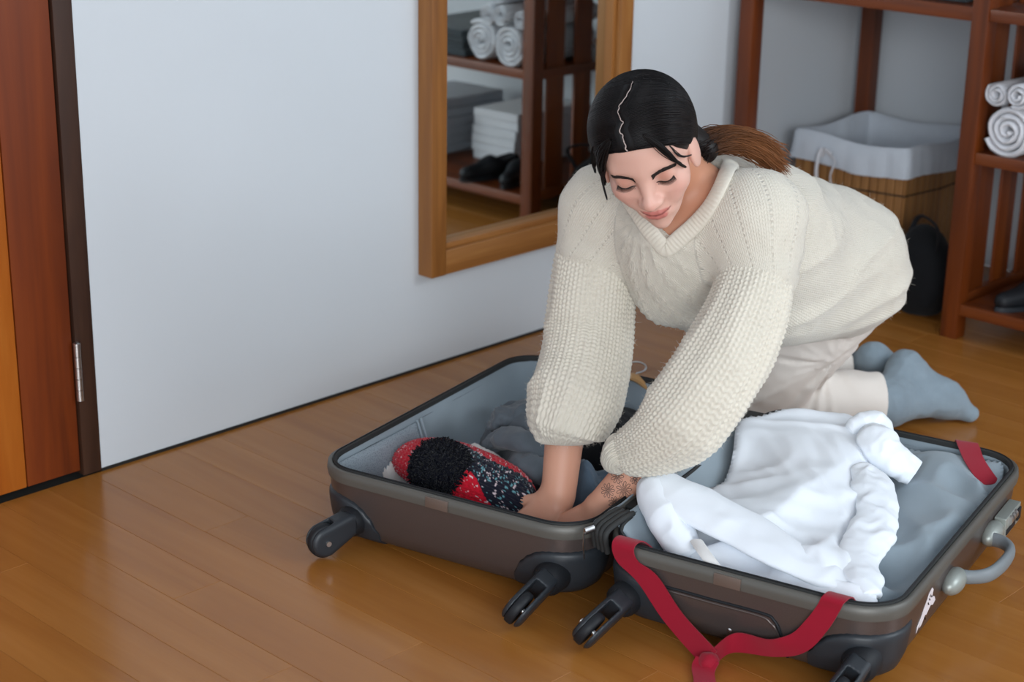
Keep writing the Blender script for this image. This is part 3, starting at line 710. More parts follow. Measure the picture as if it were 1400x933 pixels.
# carry handle on the right side
hd = MB(); yh = TR1+0.0; zc = 0.078
pts = [st(2.395, yh-0.002, zc), st(2.402, yh+0.020, zc), st(2.425, yh+0.040, zc), st(2.47, yh+0.048, zc), st(2.52, yh+0.046, zc), st(2.548, yh+0.030, zc), st(2.556, yh-0.002, zc)]
hd.tube(catmull(pts, 40), np.interp(np.linspace(0, 1, 40), [0, 0.2, 0.5, 0.8, 1], [0.012, 0.011, 0.0135, 0.011, 0.012]), 14, True, 0.008)
hobj = hd.build('carry_handle', mat('handle_grey', sr(118, 124, 128), 0.5), case)
for sc_ in (2.375, 2.575):
    fn = lambda P, sc_=sc_: ell((np.c_[P[:, 0]*E1[0]+P[:, 1]*E1[1], P[:, 0]*E2[0]+P[:, 1]*E2[1], P[:, 2]]).astype(np.float32), (sc_, yh+0.002, zc), (0.034, 0.017, 0.019))
    c = st(sc_, yh, zc); v, q = surface(fn, c-0.05, c+0.05, 0.003); o = pmesh('handle_mount', v, q, M_silver, hobj)
lk = bst('combination_lock', (2.60, yh-0.004, 0.062), (2.685, yh+0.016, 0.096), M_silver)
for k in range(3):
    g = MB(); c = st(2.622+k*0.014, yh+0.012, 0.086); d = np.r_[E1, 0]; g.tube([c-d*0.004, c+d*0.004], 0.0095, 16); g.build('dial', M_steel, lk)
bst('lock_button', (2.662, yh+0.012, 0.070), (2.68, yh+0.019, 0.090), M_blackdk, lk, 0.001)
bst('lock_slot', (2.606, yh+0.0155, 0.066), (2.655, yh+0.0175, 0.075), M_blackdk, lk, 0.0005)
# torn white sticker (ghost-shaped scrap) on the right side
sp = [(0, 0.0), (0.006, 0.012), (0.012, 0.028), (0.018, 0.043), (0.026, 0.048), (0.031, 0.042), (0.031, 0.030), (0.040, 0.024), (0.046, 0.014), (0.041, 0.009), (0.032, 0.015), (0.024, 0.004), (0.019, 0.008), (0.015, -0.005), (0.010, -0.008), (0.008, 0.002), (0.003, -0.012)]
def side_pt(s, z, o=0.0): ins = np.interp(z, [0.008, 0.011, 0.022, 0.045, 0.075, 0.1, 0.14], [0.06, 0.036, 0.020, 0.011, 0.007, 0.005, 0.004]); return st(s, TR1-ins+o, z)
bm = bmesh.new(); vs = [bm.verts.new(side_pt(2.243+a*1.6, 0.056+b, 0.0006)) for a, b in sp]; fc = bm.faces.new(vs)
bmesh.ops.triangulate(bm, faces=[fc]); bmobj('sticker', bm, mat('sticker_white', sr(224, 216, 220), 0.6), case)
stk = bpy.data.objects['sticker']; sf = stk.modifiers.new('s', 'SOLIDIFY'); sf.thickness = 0.0006; sf.offset = 0
for (a, b, l) in ((0.0215, 0.033, 0.005), (0.027, 0.034, 0.004), (0.02, 0.027, 0.006), (0.020, 0.003, 0.008)):
    g = MB(); g.tube([side_pt(2.243+a*1.6, 0.056+b, 0.0012), side_pt(2.243+a*1.6+l*0.8, 0.056+b-l*0.8, 0.0012)], 0.0009, 6); g.build('mark', M_blackdk, stk)
# hinge side zip end: dark folded gusset, zip pull
gs = MB()
for k in range(4):
    t = TL1+0.004+k*0.009; gs.tube(catmull([st(S0+0.035-k*0.004, t, ZR-0.03), st(S0+0.028-k*0.004, t, ZR+0.004), st(S0+0.06, t+0.002, ZR+0.010), st(S0+0.10, t+0.002, ZR+0.006)], 20), 0.0045, 8)
gs.build('hinge_gusset', M_zip, case)
for k in range(5):
    s0 = 2.24+k*0.1; bst('hinge_band', (s0, TL1-0.006, ZR-0.014), (s0+0.094, TR0+0.006, ZR-0.003), M_zip, None, 0.003)
zp = MB(); zp.tube([st(S0-0.002, TL1+0.004, ZR+0.008), st(S0+0.012, TL1+0.012, ZR+0.010)], 0.006, 8, True, 0.004)
zp.tube(catmull([st(S0-0.004, TL1+0.004, ZR+0.006), st(S0-0.008, TL1+0.006, ZR-0.012), st(S0-0.006, TL1+0.007, ZR-0.034)], 12), 0.0042, 8, True, 0.0014); zp.build('zip_pull', M_steel, case)
zt = MB()
for t0, t1 in ((TL0, TL1), (TR0, TR1)):
    P = ring_st(t0, t1, 0.0098, ZR+0.0032, n=300); P = np.vstack([P, P[:1]]); zt.tube(P, 0.0011, 5, False)
zt.build('zip_teeth', M_blackdk, case)

# ------------------------------------------------------------------ red straps
def ribbon(name, C, width_dir, w, label, thick=0.0018, n=60):
    C = catmull(C, n); W_ = catmull(width_dir, n); W_ /= np.linalg.norm(W_, axis=1)[:, None]; V = []; F = []
    T_ = np.gradient(C, axis=0); T_ /= np.linalg.norm(T_, axis=1)[:, None]; N_ = np.cross(T_, W_); N_ /= np.linalg.norm(N_, axis=1)[:, None]
    for i in range(n):
        for a, b in ((-1, -1), (-0.5, -1), (0, -1), (0.5, -1), (1, -1), (1, 1), (0.5, 1), (0, 1), (-0.5, 1), (-1, 1)): V.append(C[i]+W_[i]*a*w/2+N_[i]*b*thick/2)
    for i in range(n-1):
        for j in range(10): F.append((i*10+j, i*10+(j+1) % 10, (i+1)*10+(j+1) % 10, (i+1)*10+j))
    F.append(tuple(range(10))); F.append(tuple((n-1)*10+j for j in range(9, -1, -1)))
    return V, F
s3 = np.r_[E1, 0]; up3 = np.array([0, 0, 1.0])
sp_ = empty('luggage_strap', face(-0.95, 0.02, 0.03), 'red webbing strap hanging knotted over the near wheel end of the suitcase', 'strap')
kt = st(S0-0.034, -0.880, 0.010)
V, F = ribbon('strap', [st(S0+0.060, -1.030, ZR-0.03), st(S0+0.022, -1.040, ZR+0.004), st(S0-0.004, -1.042, ZR+0.003), face(-1.035, ZR-0.02, 0.008), face(-1.00, 0.095, 0.008), face(-0.955, 0.045, 0.014), kt+(0, 0, 0.004)],
              [t3, t3, t3, t3*0.9+up3*0.2, t3*0.85+up3*0.5, t3*0.8+up3*0.5, t3*0.5+up3*0.8], 0.036, '')
pmesh('strap_band', V, F, M_red, sp_)
V, F = ribbon('strap', [kt+(0, 0, 0.002), face(-0.86, 0.030, 0.016), face(-0.80, 0.040, 0.014), face(-0.76, 0.062, 0.012), face(-0.735, 0.098, 0.009), face(-0.722, ZR-0.012, 0.007), st(S0-0.003, -0.715, ZR+0.005), st(S0+0.022, -0.712, ZR+0.002), st(S0+0.05, -0.71, ZR-0.03)],
              [up3, up3*0.9+t3*0.1, up3*0.8-t3*0.2+f3*0.3, up3*0.5-t3*0.8, t3*-1+up3*0.25, -t3, -t3, -t3, -t3], 0.033, '')
pmesh('strap_band', V, F, M_red, sp_)
V, F = ribbon('strap', [kt+f3*0.010+(0, 0, 0.008), kt+f3*0.024+(0, 0, -0.002), kt+f3*0.06+t3*0.02+(0, 0, -0.006), kt+f3*0.10+t3*0.03+(0, 0, -0.007)], [t3, t3, t3, t3], 0.036, '', n=24)
pmesh('strap_tail', V, F, M_red, sp_)
kn_ = lambda P: ell(P, kt+f3*0.006+(0, 0, 0.004), (0.016, 0.014, 0.013))+0.002*vnoise(P*120)
v, q = surface(kn_, kt-0.03, kt+0.03, 0.002); pmesh('knot', v, q, M_red, sp_)
V, F = ribbon('strap', [st(S1+0.004, TR1-0.118, 0.06), st(S1+0.003, TR1-0.112, ZR-0.01), st(S1-0.003, TR1-0.108, ZR+0.006), st(S1-0.022, TR1-0.098, ZR+0.006), st(S1-0.055, TR1-0.078, ZR-0.002), st(S1-0.085, TR1-0.052, ZR-0.012), st(S1-0.10, TR1-0.034, ZR-0.020)],
              [t3, t3, t3*0.9+s3*0.1, t3*0.8+s3*0.4, t3*0.6+s3*0.6, t3*0.6+s3*0.6, t3*0.6+s3*0.6], 0.036, '')
o = pmesh('luggage_strap', V, F, M_red); tag(o, 'short red webbing strap over the far right corner of the suitcase', 'strap')
# ------------------------------------------------------------------ knit helpers
def knit_h(c, v):
    a = np.abs(c-np.floor(c)-0.5); leg = np.clip(1-((a-0.25)/0.25)**2, 0, 1)**0.6
    s = 0.5+0.5*np.sin(2*math.pi*(v+a*1.7)); return leg*(0.35+0.65*s)
def knit_loft(name, C, R, R2, cols, pitch, amp, m, parent, per_col=8, per_row=6, up=(0, 0, 1), fold=None, attr=None, caps=False):
    C = np.asarray(C, float); s = np.r_[0, np.cumsum(np.linalg.norm(np.diff(C, axis=0), axis=1))]; L = s[-1]
    n = int(L/pitch*per_row)+1; k = cols*per_col; t = np.linspace(0, 1, n); ti = np.interp(np.linspace(0, L, n), s, np.linspace(0, 1, len(s)))
    Cc = np.stack([np.interp(ti, np.linspace(0, 1, len(s)), C[:, i]) for i in range(3)], 1)
    Rr = np.interp(ti, np.linspace(0, 1, len(R)), R); Rb = np.interp(ti, np.linspace(0, 1, len(R2)), R2)
    for _ in range(12):
        Cc[1:-1] = (Cc[:-2]+2*Cc[1:-1]+Cc[2:])/4
    T, N, B = frames(Cc, up); a = np.linspace(0, 2*math.pi, k, endpoint=False)
    rad_dir = np.cos(a)[None, :, None]*N[:, None]+np.sin(a)[None, :, None]*B[:, None]
    base = Rr[:, None]*np.cos(a)[None]; P = Cc[:, None]+(Rr[:, None]*np.cos(a)[None])[..., None]*N[:, None]+(Rb[:, None]*np.sin(a)[None])[..., None]*B[:, None]
    c = (a/(2*math.pi)*cols)[None]+0*t[:, None]; v = (t*L/pitch)[:, None]+0*c
    h = knit_h(c, v)*amp
    if fold is not None: h = h+fold(P.reshape(-1, 3), np.repeat(ti, k), np.tile(a, n)).reshape(n, k)
    P = P+rad_dir*h[..., None]; V = P.reshape(-1, 3)
    i, j = np.meshgrid(np.arange(n-1), np.arange(k), indexing='ij'); j2 = (j+1) % k
    Q = np.stack([i*k+j, i*k+j2, (i+1)*k+j2, (i+1)*k+j], -1).reshape(-1, 4)
    o = pmesh(name, V, Q, m, parent)
    if attr is not None:
        colr = attr(np.repeat(ti, k), np.tile(a, n), c.ravel(), v.ravel()); ca = o.data.color_attributes.new('tint', 'FLOAT_COLOR', 'POINT')
        ca.data.foreach_set('color', np.c_[colr, np.ones(len(colr))].astype(np.float32).ravel())
    return o
def attr_mat(name, rough=0.9, bump_scale=None, sheen=0.2, spec=0.3, **kw):
    m = mat(name, (1, 1, 1), rough, spec=spec, Sheen_Weight=sheen, **kw); N = NT(m); a = N.n('ShaderNodeAttribute', attribute_name='tint'); N.base(a.outputs['Color'])
    if bump_scale:
        n = N.n('ShaderNodeTexNoise', Scale=bump_scale, Detail=2.0); N.l(N.coord('Object'), n.inputs[0]); N.normal(N.bump(n.outputs[0], 0.35, 0.0006))
    return m
def set_tint(o, colr):
    ca = o.data.color_attributes.new('tint', 'FLOAT_COLOR', 'POINT'); ca.data.foreach_set('color', np.c_[colr, np.ones(len(colr))].astype(np.float32).ravel())

# ------------------------------------------------------------------ clothes in the left half
def px(zo, pts): return [atz(x, y, z if z is not None else zo) for x, y, z in pts]
g1, g2_, g3 = dirfold(0.3, 17, 0.016, 4, 0.4, 0.12), dirfold(1.5, 30, 0.008, 5, 0.4, 0.1), dirfold(2.3, 60, 0.0025, 6)
gs_ = empty('grey_shirt', atz(715, 620, .05), 'crumpled heather-grey shirt in the left half of the suitcase', 'shirt')
patch('shirt_body', px(0.04, [(655, 612, .035), (664, 585, .06), (672, 566, .085), (702, 556, .09), (735, 560, .08), (770, 575, .06), (775, 640, .05), (750, 685, .05), (712, 672, .05), (675, 648, .04)]),
          px(0, [(700, 580, .125), (720, 615, .105), (700, 640, .085), (690, 605, .095), (735, 590, .125)]), lambda X: g1(X)+g2_(X)+g3(X), M_grey, gs_, 0.005, 0.003)
def cloth_tube(name, C, R, R2, m, parent, amp=0.006, freq=26, seed=0, sides=72, n=90, up=(0, 0, 1)):
    C = catmull(C, n); R = np.interp(np.linspace(0, 1, n), np.linspace(0, 1, len(R)), R); R2 = np.interp(np.linspace(0, 1, n), np.linspace(0, 1, len(R2)), R2)
    V, F = tube_arrays(C, R, sides, True, R2, up); T_, N_, B_ = frames(C, up); a = np.linspace(0, 2*math.pi, sides, endpoint=False)
    D = (np.cos(a)[None, :, None]*N_[:, None]+np.sin(a)[None, :, None]*B_[:, None]).reshape(-1, 3)
    w1 = 1-2*np.abs(vnoise(V*freq+seed*3.7)); w2 = 1-2*np.abs(vnoise(V*freq*2.3+seed*1.9)); w3 = 0.4+0.9*np.clip(0.5+vnoise(V*9+seed), 0, 1); V = V+D*((w1*0.7+w2*0.3)*amp*w3)[:, None]
    return pmesh(name, V, F, m, parent)
for pts, R_, R2_, sd in (([(670, 585, .105), (690, 572, .125), (715, 568, .132), (745, 575, .125)], [.010, .018, .020, .012], [.016, .028, .030, .018], 11),
                     ([(668, 612, .085), (690, 600, .115), (722, 605, .125), (752, 622, .105)], [.008, .016, .018, .010], [.014, .026, .028, .016], 12),
                     ([(690, 645, .075), (712, 632, .095), (735, 640, .095), (756, 660, .07)], [.008, .016, .016, .010], [.014, .028, .028, .016], 13)):
    cloth_tube('fold', px(0, pts), R_, R2_, M_grey, gs_, 0.009, 34, sd, 48, 50)
g4, g5 = dirfold(1.9, 20, 0.008, 7), dirfold(0.2, 34, 0.004, 8)
o = patch('black_sweater', px(0, [(775, 600, .05), (800, 575, .08), (832, 558, .10), (862, 560, .10), (895, 580, .06), (905, 625, .05), (870, 655, .05), (820, 655, .05), (780, 645, .05)]),
          px(0, [(830, 590, .125), (850, 600, .12), (820, 620, .11), (860, 625, .10)]), lambda X: g4(X)+g5(X), M_blk, None, 0.006, 0.004)
tag(o, 'black folded sweater behind her hands in the left half of the suitcase', 'sweater')
g6, g7 = dirfold(2.6, 22, 0.016, 9, 0.4, 0.1), dirfold(0.6, 40, 0.008, 10, 0.4, 0.1)
o = patch('denim_trousers', px(0, [(735, 650, .04), (775, 632, .06), (812, 640, .075), (850, 652, .07), (862, 668, .05), (828, 700, .04), (795, 722, .03), (745, 722, .03), (725, 690, .03)]),
          px(0, [(800, 660, .10), (820, 668, .095), (795, 688, .09), (810, 650, .10), (765, 670, .08), (830, 672, .09)]), lambda X: g6(X)+g7(X)+0.6*g3(X), M_denim, None, 0.005, 0.003)
tag(o, 'washed blue-grey denim trousers crumpled between her forearms', 'trousers')
g8 = dirfold(1.1, 30, 0.006, 12)
def lace(X): return g8(X)+0.0022*np.sin(X[:, 0]*520)*np.sin(X[:, 1]*520)
o = patch('white_knit_scarf', px(0, [(498, 652, .07), (510, 636, .09), (535, 628, .09), (575, 640, .04), (630, 618, .06), (655, 606, .10), (684, 622, .09), (690, 650, .04), (735, 665, .04), (745, 690, .04), (700, 705, .03), (620, 700, .03), (540, 680, .03)]),
          px(0, [(530, 645, .112), (552, 650, .10), (655, 622, .115), (600, 660, .03), (670, 640, .08), (725, 680, .05)]), lace, M_scarf, None, 0.004, 0.004)
tag(o, 'white chunky-knit scarf tucked underneath the red beanie', 'scarf')
# beanie with pom-pom
hat = empty('beanie', atz(640, 665, 0.03), 'red and navy chunky-knit beanie with a big navy pom-pom', 'hat')
M_hat = attr_mat('beanie_wool', 0.95, 700)
Ch = catmull([atz(563, 622, .055), atz(585, 630, .085), atz(630, 650, .088), atz(672, 668, .082), atz(705, 685, .070), atz(735, 704, .045)], 40)
def hat_col(t, a, c, v):
    n = len(t); k = vnoise(np.c_[c*0.9, v*0.9, 0*c]); red = np.array(sr(196, 12, 40)); nav = np.array(sr(20, 22, 38)); out = np.tile(red, (n, 1))
    d = (a/(2*math.pi)+0.5) % 1-0.5; isn = ((d > -0.03+0.02*np.sin(t*14)) & (d < 0.06+0.50*(t-0.42)+0.015*np.sin(t*19)) & (t > 0.12)) | (t > 0.97); out[isn] = nav; band = np.where(isn, 0, 1)
    fl = vnoise(np.c_[c*3.1, v*5.3, 0*c+4]); out[fl > 0.72] = np.array(sr(225, 205, 210)); out[(fl < -0.66) & (np.abs(band) < 0.085)] = np.array(sr(110, 165, 175))
    return out
knit_loft('hat_body', Ch, [0.012, 0.034, 0.044, 0.044, 0.041, 0.034, 0.012], [0.014, 0.056, 0.068, 0.068, 0.062, 0.050, 0.018], 30, 0.010, 0.0045, M_hat, hat, 7, 6, (0, 0, 1), None, hat_col)
pc = atz(603, 644, .112); pr = 0.053
M_pom = mat('pompom_wool', sr(9, 11, 22), 1.0, spec=0.1, Sheen_Weight=0.1)
fp = lambda P: np.linalg.norm(P-pc.astype(np.float32), axis=1)-pr*0.86+0.002*vnoise(P*160)
v, q = surface(fp, pc-0.06, pc+0.06, 0.004); pom = pmesh('pompom', v, q, M_pom, hat)
tf = MB(); D = RNG.normal(size=(2600, 3)); D /= np.linalg.norm(D, axis=1)[:, None]
for d in D:
    j = d+RNG.normal(size=3)*0.14; tf.tube([pc+d*pr*0.8, pc+(d+j)*0.5*pr*0.97, pc+j/np.linalg.norm(j)*pr*RNG.uniform(0.97, 1.07)], [0.0016, 0.0014, 0.0008], 3, True)
tag(tf.build('yarn_tuft', M_pom, pom), kind='stuff')
# hanger lying behind the case
hn = empty('coat_hanger', atz(866, 520, 0.10), 'wooden coat hanger with a steel hook at the far rim of the suitcase', 'hanger')
c0 = atz(866, 517, 0.135); ht = MB(); dr_ = np.r_[E2, 0]
ht.tube(catmull([c0-dr_*0.17+(0.03, 0.01, -0.125), c0-dr_*0.08+(0.015, 0, -0.05), c0+(0, 0, 0.002), c0+dr_*0.08+(0.02, 0.02, -0.06), c0+dr_*0.15+(0.04, 0.03, -0.125)], 30), 0.0075, 10, True, 0.013)
ht.build('wooden_arm', mat('pale_wood', sr(196, 150, 98), 0.5), hn)
hk = MB(); e_ = np.r_[_r0[:2], 0]
aa = np.linspace(-0.4, 3.9, 22); hk.tube(np.vstack([[c0+(0, 0, 0.003), c0+e_*0.004+(0, 0, 0.006)], [c0+e_*(0.007+0.016*math.cos(t-1.2))+np.array([0.004*t, 0.003*t, 0.019+0.008*math.sin(t-1.2)]) for t in aa]]), 0.0016, 8)
hk.build('hook', M_steel, hn)

# ------------------------------------------------------------------ white shirt draped over the right half
ws = empty('white_shirt', st(2.45, -0.85, 0.1), 'white cotton shirt spread across the right half of the open suitcase', 'shirt')
h1, h2, h3 = dirfold(A13+1.35, 9, 0.010, 21, 0.35, 0.04), dirfold(A13+0.2, 20, 0.0055, 22, 0.4, 0.05), dirfold(A13-0.8, 46, 0.0016, 23)
def shirt_w(X):
    s = X@E1; return h1(X)*0.9+h2(X)*1.3+h3(X)*1.6
ol = px(0, [(1008, 578, .165), (1030, 566, .17), (1090, 562, .165), (1150, 570, .16), (1170, 572, .165), (1200, 600, .165), (1198, 640, .14), (1205, 668, .125), (1216, 700, .115), (1208, 735, .11), (1188, 752, .11), (1176, 770, .11), (1188, 796, .13), (1200, 818, .136),
            (1188, 834, .128), (1100, 812, .118), (1000, 790, .112), (930, 770, .112), (905, 735, .115), (925, 700, .13), (965, 670, .12), (990, 655, .125), (1002, 615, .15)])
inn = px(0, [(1080, 600, .17), (1150, 620, .17), (1060, 660, .15), (1130, 680, .15), (1000, 700, .14), (1080, 740, .14), (1150, 760, .14), (1050, 775, .125), (1180, 690, .14), (960, 730, .13)])
patch('shirt_body', ol, inn, shirt_w, M_white, ws, 0.006, 0.003, 0.010)
cloth_tube('sleeve', px(0, [(888, 655, .165), (905, 665, .165), (950, 690, .160), (1010, 722, .150), (1075, 760, .140), (1132, 790, .130), (1182, 812, .128)]),
           [0.012, 0.022, 0.017, 0.014, 0.012, 0.010, 0.005], [0.016, 0.036, 0.050, 0.050, 0.042, 0.030, 0.008], M_white, ws, 0.004, 12, 1)
cloth_tube('sleeve', px(0, [(888, 652, .160), (893, 676, .155), (908, 705, .145), (928, 735, .130), (945, 765, .115)]), [0.014, 0.030, 0.026, 0.024, 0.016], [0.014, 0.026, 0.030, 0.030, 0.020], M_white, ws, 0.004, 18, 2)
cloth_tube('sleeve', px(0, [(1190, 588, .17), (1200, 606, .175), (1220, 626, .160), (1243, 643, .140), (1250, 648, .135)]), [0.014, 0.026, 0.018, 0.013, 0.011], [0.014, 0.034, 0.028, 0.024, 0.022], M_white, ws, 0.006, 30, 3)
cloth_tube('collar', px(0, [(1160, 590, .175), (1178, 580, .185), (1200, 580, .185), (1214, 594, .175)]), [0.010, 0.019, 0.019, 0.010], [0.012, 0.022, 0.022, 0.010], M_white, ws, 0.005, 34, 4)
cloth_tube('sleeve', px(0, [(1178, 640, .165), (1192, 662, .160), (1200, 700, .150), (1190, 735, .140), (1172, 765, .135), (1184, 796, .135), (1192, 814, .132)]),
           [0.008, 0.012, 0.010, 0.011, 0.010, 0.010, 0.006], [0.016, 0.034, 0.030, 0.034, 0.030, 0.026, 0.012], M_white, ws, 0.006, 26, 5)
band = MB(); band.tube(catmull(px(0, [(952, 740, .140), (962, 755, .142), (975, 772, .135), (990, 790, .120)]), 20), 0.0035, 8, True, 0.010); band.build('neckband', cloth('shirt_rib', sr(222, 220, 218), 0.9), ws)

# ------------------------------------------------------------------ the woman
HM = np.array([[-0.4774, -0.6777, -0.5593], [0.8424, -0.534, -0.0721], [-0.2498, -0.5056, 0.8258]]); HO = np.array([2.0021, 1.63, 0.6866])
U_, _s, Vt = np.linalg.svd(HM); HM = U_@Vt
def tolocal(P): return (P-HO.astype(np.float32))@HM.astype(np.float32)
def hw(*p): return HO+HM@np.array(p, float)
per = empty('person', st(2.9, -1.3, 0), 'woman in a cream knit sweater kneeling over the suitcase, dark hair in a ponytail', 'person')
def ell2(P, c, r): return ell(P, c, r)
def face_sdf(L):
    X = np.abs(L[:, 0]); Ls = np.c_[X, L[:, 1], L[:, 2]].astype(np.float32)
    d = ell(L, (0, -0.007, 0.031), (0.071, 0.084, 0.072))
    d = smin(d, ell(L, (0, 0.022, 0.004), (0.060, 0.053, 0.070)), 0.02)
    d = smin(d, ell(L, (0, 0.026, -0.040), (0.050, 0.050, 0.052)), 0.022)
    d = smin(d, ell(L, (0, 0.050, -0.074), (0.030, 0.026, 0.028)), 0.02)
    d = smin(d, np.linalg.norm(L-np.array([0, 0.066, -0.092], np.float32), axis=1)-0.0125, 0.014)
    d = smin(d, np.linalg.norm(Ls-np.array([0.036, 0.050, -0.026], np.float32), axis=1)-0.0225, 0.018)
    d = smin(d, cap(Ls, (0.0, 0.071, 0.020), (0.036, 0.060, 0.020), 0.008, 0.009), 0.016)
    d = smax(d, -(np.linalg.norm(Ls-np.array([0.030, 0.088, -0.002], np.float32), axis=1)-0.0165), 0.014)   # sockets
    d = smin(d, np.linalg.norm(Ls-np.array([0.031, 0.0605, -0.001], np.float32), axis=1)-0.0150, 0.004)          # lidded eyes
    d = smin(d, cap(L, (0, 0.0725, 0.010), (0, 0.0915, -0.028), 0.0075, 0.0088), 0.013)                        # bridge
    d = smin(d, np.linalg.norm(L-np.array([0, 0.0940, -0.0310], np.float32), axis=1)-0.0098, 0.008)
    d = smin(d, ell(Ls, (0.0115, 0.0835, -0.0345), (0.0072, 0.0095, 0.0068)), 0.009)
    d = smax(d, -ell(Ls, (0.0062, 0.0885, -0.0420), (0.0034, 0.0055, 0.0040)), 0.002)
    d = smin(d, ell(L, (0, 0.0645, -0.062), (0.027, 0.0175, 0.020)), 0.012)                                      # muzzle
    d = smax(d, -cap(L, (0, 0.0905, -0.044), (0, 0.0885, -0.050), 0.0022), 0.003)                               # philtrum
    d = smin(d, chain(Ls, [(0, 0.0815, -0.0600), (0.006, 0.0815, -0.0590), (0.016, 0.0765, -0.0585), (0.0265, 0.0675, -0.0550)], [0.0028, 0.0032, 0.0026, 0.0010], 0.002), 0.003)
    d = smin(d, chain(Ls, [(0, 0.0795, -0.0682), (0.010, 0.0780, -0.0668), (0.019, 0.0720, -0.0625), (0.0260, 0.0670, -0.0568)], [0.0053, 0.0048, 0.0031, 0.0010], 0.002), 0.003)
    d = smax(d, -chain(Ls, [(0, 0.0865, -0.0636), (0.010, 0.0845, -0.0626), (0.019, 0.0785, -0.0600), (0.0295, 0.0680, -0.0540)], [0.0009, 0.0010, 0.0010, 0.0012], 0.001), 0.0022)
    d = smin(d, np.linalg.norm(Ls-np.array([0.030, 0.060, -0.046], np.float32), axis=1)-0.0095, 0.014)
    # ears
    e = ell(Ls@np.array([[0.97, -0.22, 0], [0.22, 0.97, 0], [0, 0, 1]], np.float32), (0.0725, 0.002, -0.008), (0.0065, 0.0165, 0.030))
    e = smax(e, -ell(Ls, (0.0825, -0.004, -0.004), (0.006, 0.009, 0.017)), 0.004)
    return smin(d, e, 0.004)
NB = atd(952, 272, 2.79)
SR_, SL_ = atd(830, 288, 2.86), atd(1032, 302, 2.71); WR_, WL_ = atz(764, 664, .115), atz(822, 692, .11)
ER_, EL_ = atd(788, 455, 2.87), atd(990, 515, 2.68)
KN, KF = np.array([2.565, 1.835, 0.070]), np.array([2.76, 1.955, 0.070])
AN, AF = atz(1205, 553, .055), atz(1185, 512, .05)
HN, HF = atd(1160, 372, 3.16), atd(1135, 345, 3.3)
def chest_sdf(P, k=0.0):
    d = smin(cap(P, atd(938, 322, 2.81), atd(1040, 340, 2.98), 0.105-k, 0.122-k), cap(P, SR_, SL_, 0.072-k, 0.076-k), 0.05); return d
def head_sdf(P):
    d = face_sdf(tolocal(P)); n = cap(P, hw(0, -0.040, -0.035), NB, 0.043, 0.052)
    d = smin(d, n, 0.008); d = smin(d, chest_sdf(P, 0.010), 0.03); return d
def hand_parts(wr, d, nrm, thumb):
    d = d/np.linalg.norm(d); nrm = nrm-d*(nrm@d); nrm /= np.linalg.norm(nrm); s = np.cross(d, nrm)*thumb; return d, nrm, s
def hand_sdf(wr, d, nrm, thumb, curl, spread=0.10):
    d, nrm, s = hand_parts(wr, d, nrm, thumb); off = [0.026, 0.0085, -0.0095, -0.026]; ln = [0.068, 0.076, 0.070, 0.055]; kl = [0.080, 0.084, 0.080, 0.072]
    prim = []
    for i in range(4):
        k = wr+d*kl[i]+s*off[i]+nrm*0.002*(1-abs(i-1.3)); prim.append((wr+s*off[i]*0.55+d*0.008, k, 0.0135, 0.0098, 0.012))
        dd = d+s*spread*(1.2-i*0.8); dd /= np.linalg.norm(dd); ang = 0; p = k
        for j, fr in enumerate((0.45, 0.30, 0.25)):
            ang += curl[j]*(1+0.12*i); v = dd*math.cos(ang)-nrm*math.sin(ang); q = p+v*ln[i]*fr
            prim.append((p, q, 0.0088-0.0008*j, 0.0080-0.0008*j, 0.003)); p = q
    t0 = wr+d*0.018+s*0.018-nrm*0.004; t1 = t0+(d*0.62+s*0.75-nrm*0.1)*0.042; t2 = t1+(d*0.85+s*0.5-nrm*0.15)*0.030; t3_ = t2+(d*0.95+s*0.2-nrm*0.2)*0.022
    prim += [(t0, t1, 0.0145, 0.0108, 0.010), (t1, t2, 0.0102, 0.0092, 0.004), (t2, t3_, 0.0092, 0.0072, 0.003)]
    def f(P):
        o = None
        for a, b, ra, rb, k in prim:
            e = cap(P, a, b, ra, rb); o = e if o is None else smin(o, e, k)
        return o
    return f, prim
DR = atz(706, 738, .040)-atz(762, 680, .088); DL = atz(775, 722, .06)-atz(822, 694, .10)
hRf, pR = hand_sdf(WR_+(0, 0, -0.022), DR, np.array([-0.35, -0.35, 1.0]), 1, (0.15, 0.45, 0.35))
hLf, pL = hand_sdf(WL_+(0, 0, -0.008), DL, np.array([-0.4, -0.3, 1.0]), -1, (0.15, 0.40, 0.3))
def arm_sdf(P):
    a = chain(P, [SR_, ER_, (ER_+WR_)/2, WR_-(0, 0, 0.012)], [0.046, 0.038, 0.0335, 0.0285], 0.01); a = smin(a, hRf(P), 0.016)
    b = chain(P, [SL_, EL_, (EL_*0.4+WL_*0.6), WL_], [0.040, 0.036, 0.031, 0.0250], 0.01); b = smin(b, hLf(P), 0.016); return np.minimum(a, b)
def low_sdf(P):
    d = cap(P, atd(1000, 335, 2.93), atd(1140, 360, 3.2), 0.10, 0.11)
    for h_, k_, a_ in ((HN, KN, AN), (HF, KF, AF)): d = smin(d, chain(P, [h_, k_, a_], [0.07, 0.046, 0.034], 0.02), 0.03)
    return d
SKIN = np.array(sr(216, 172, 156))
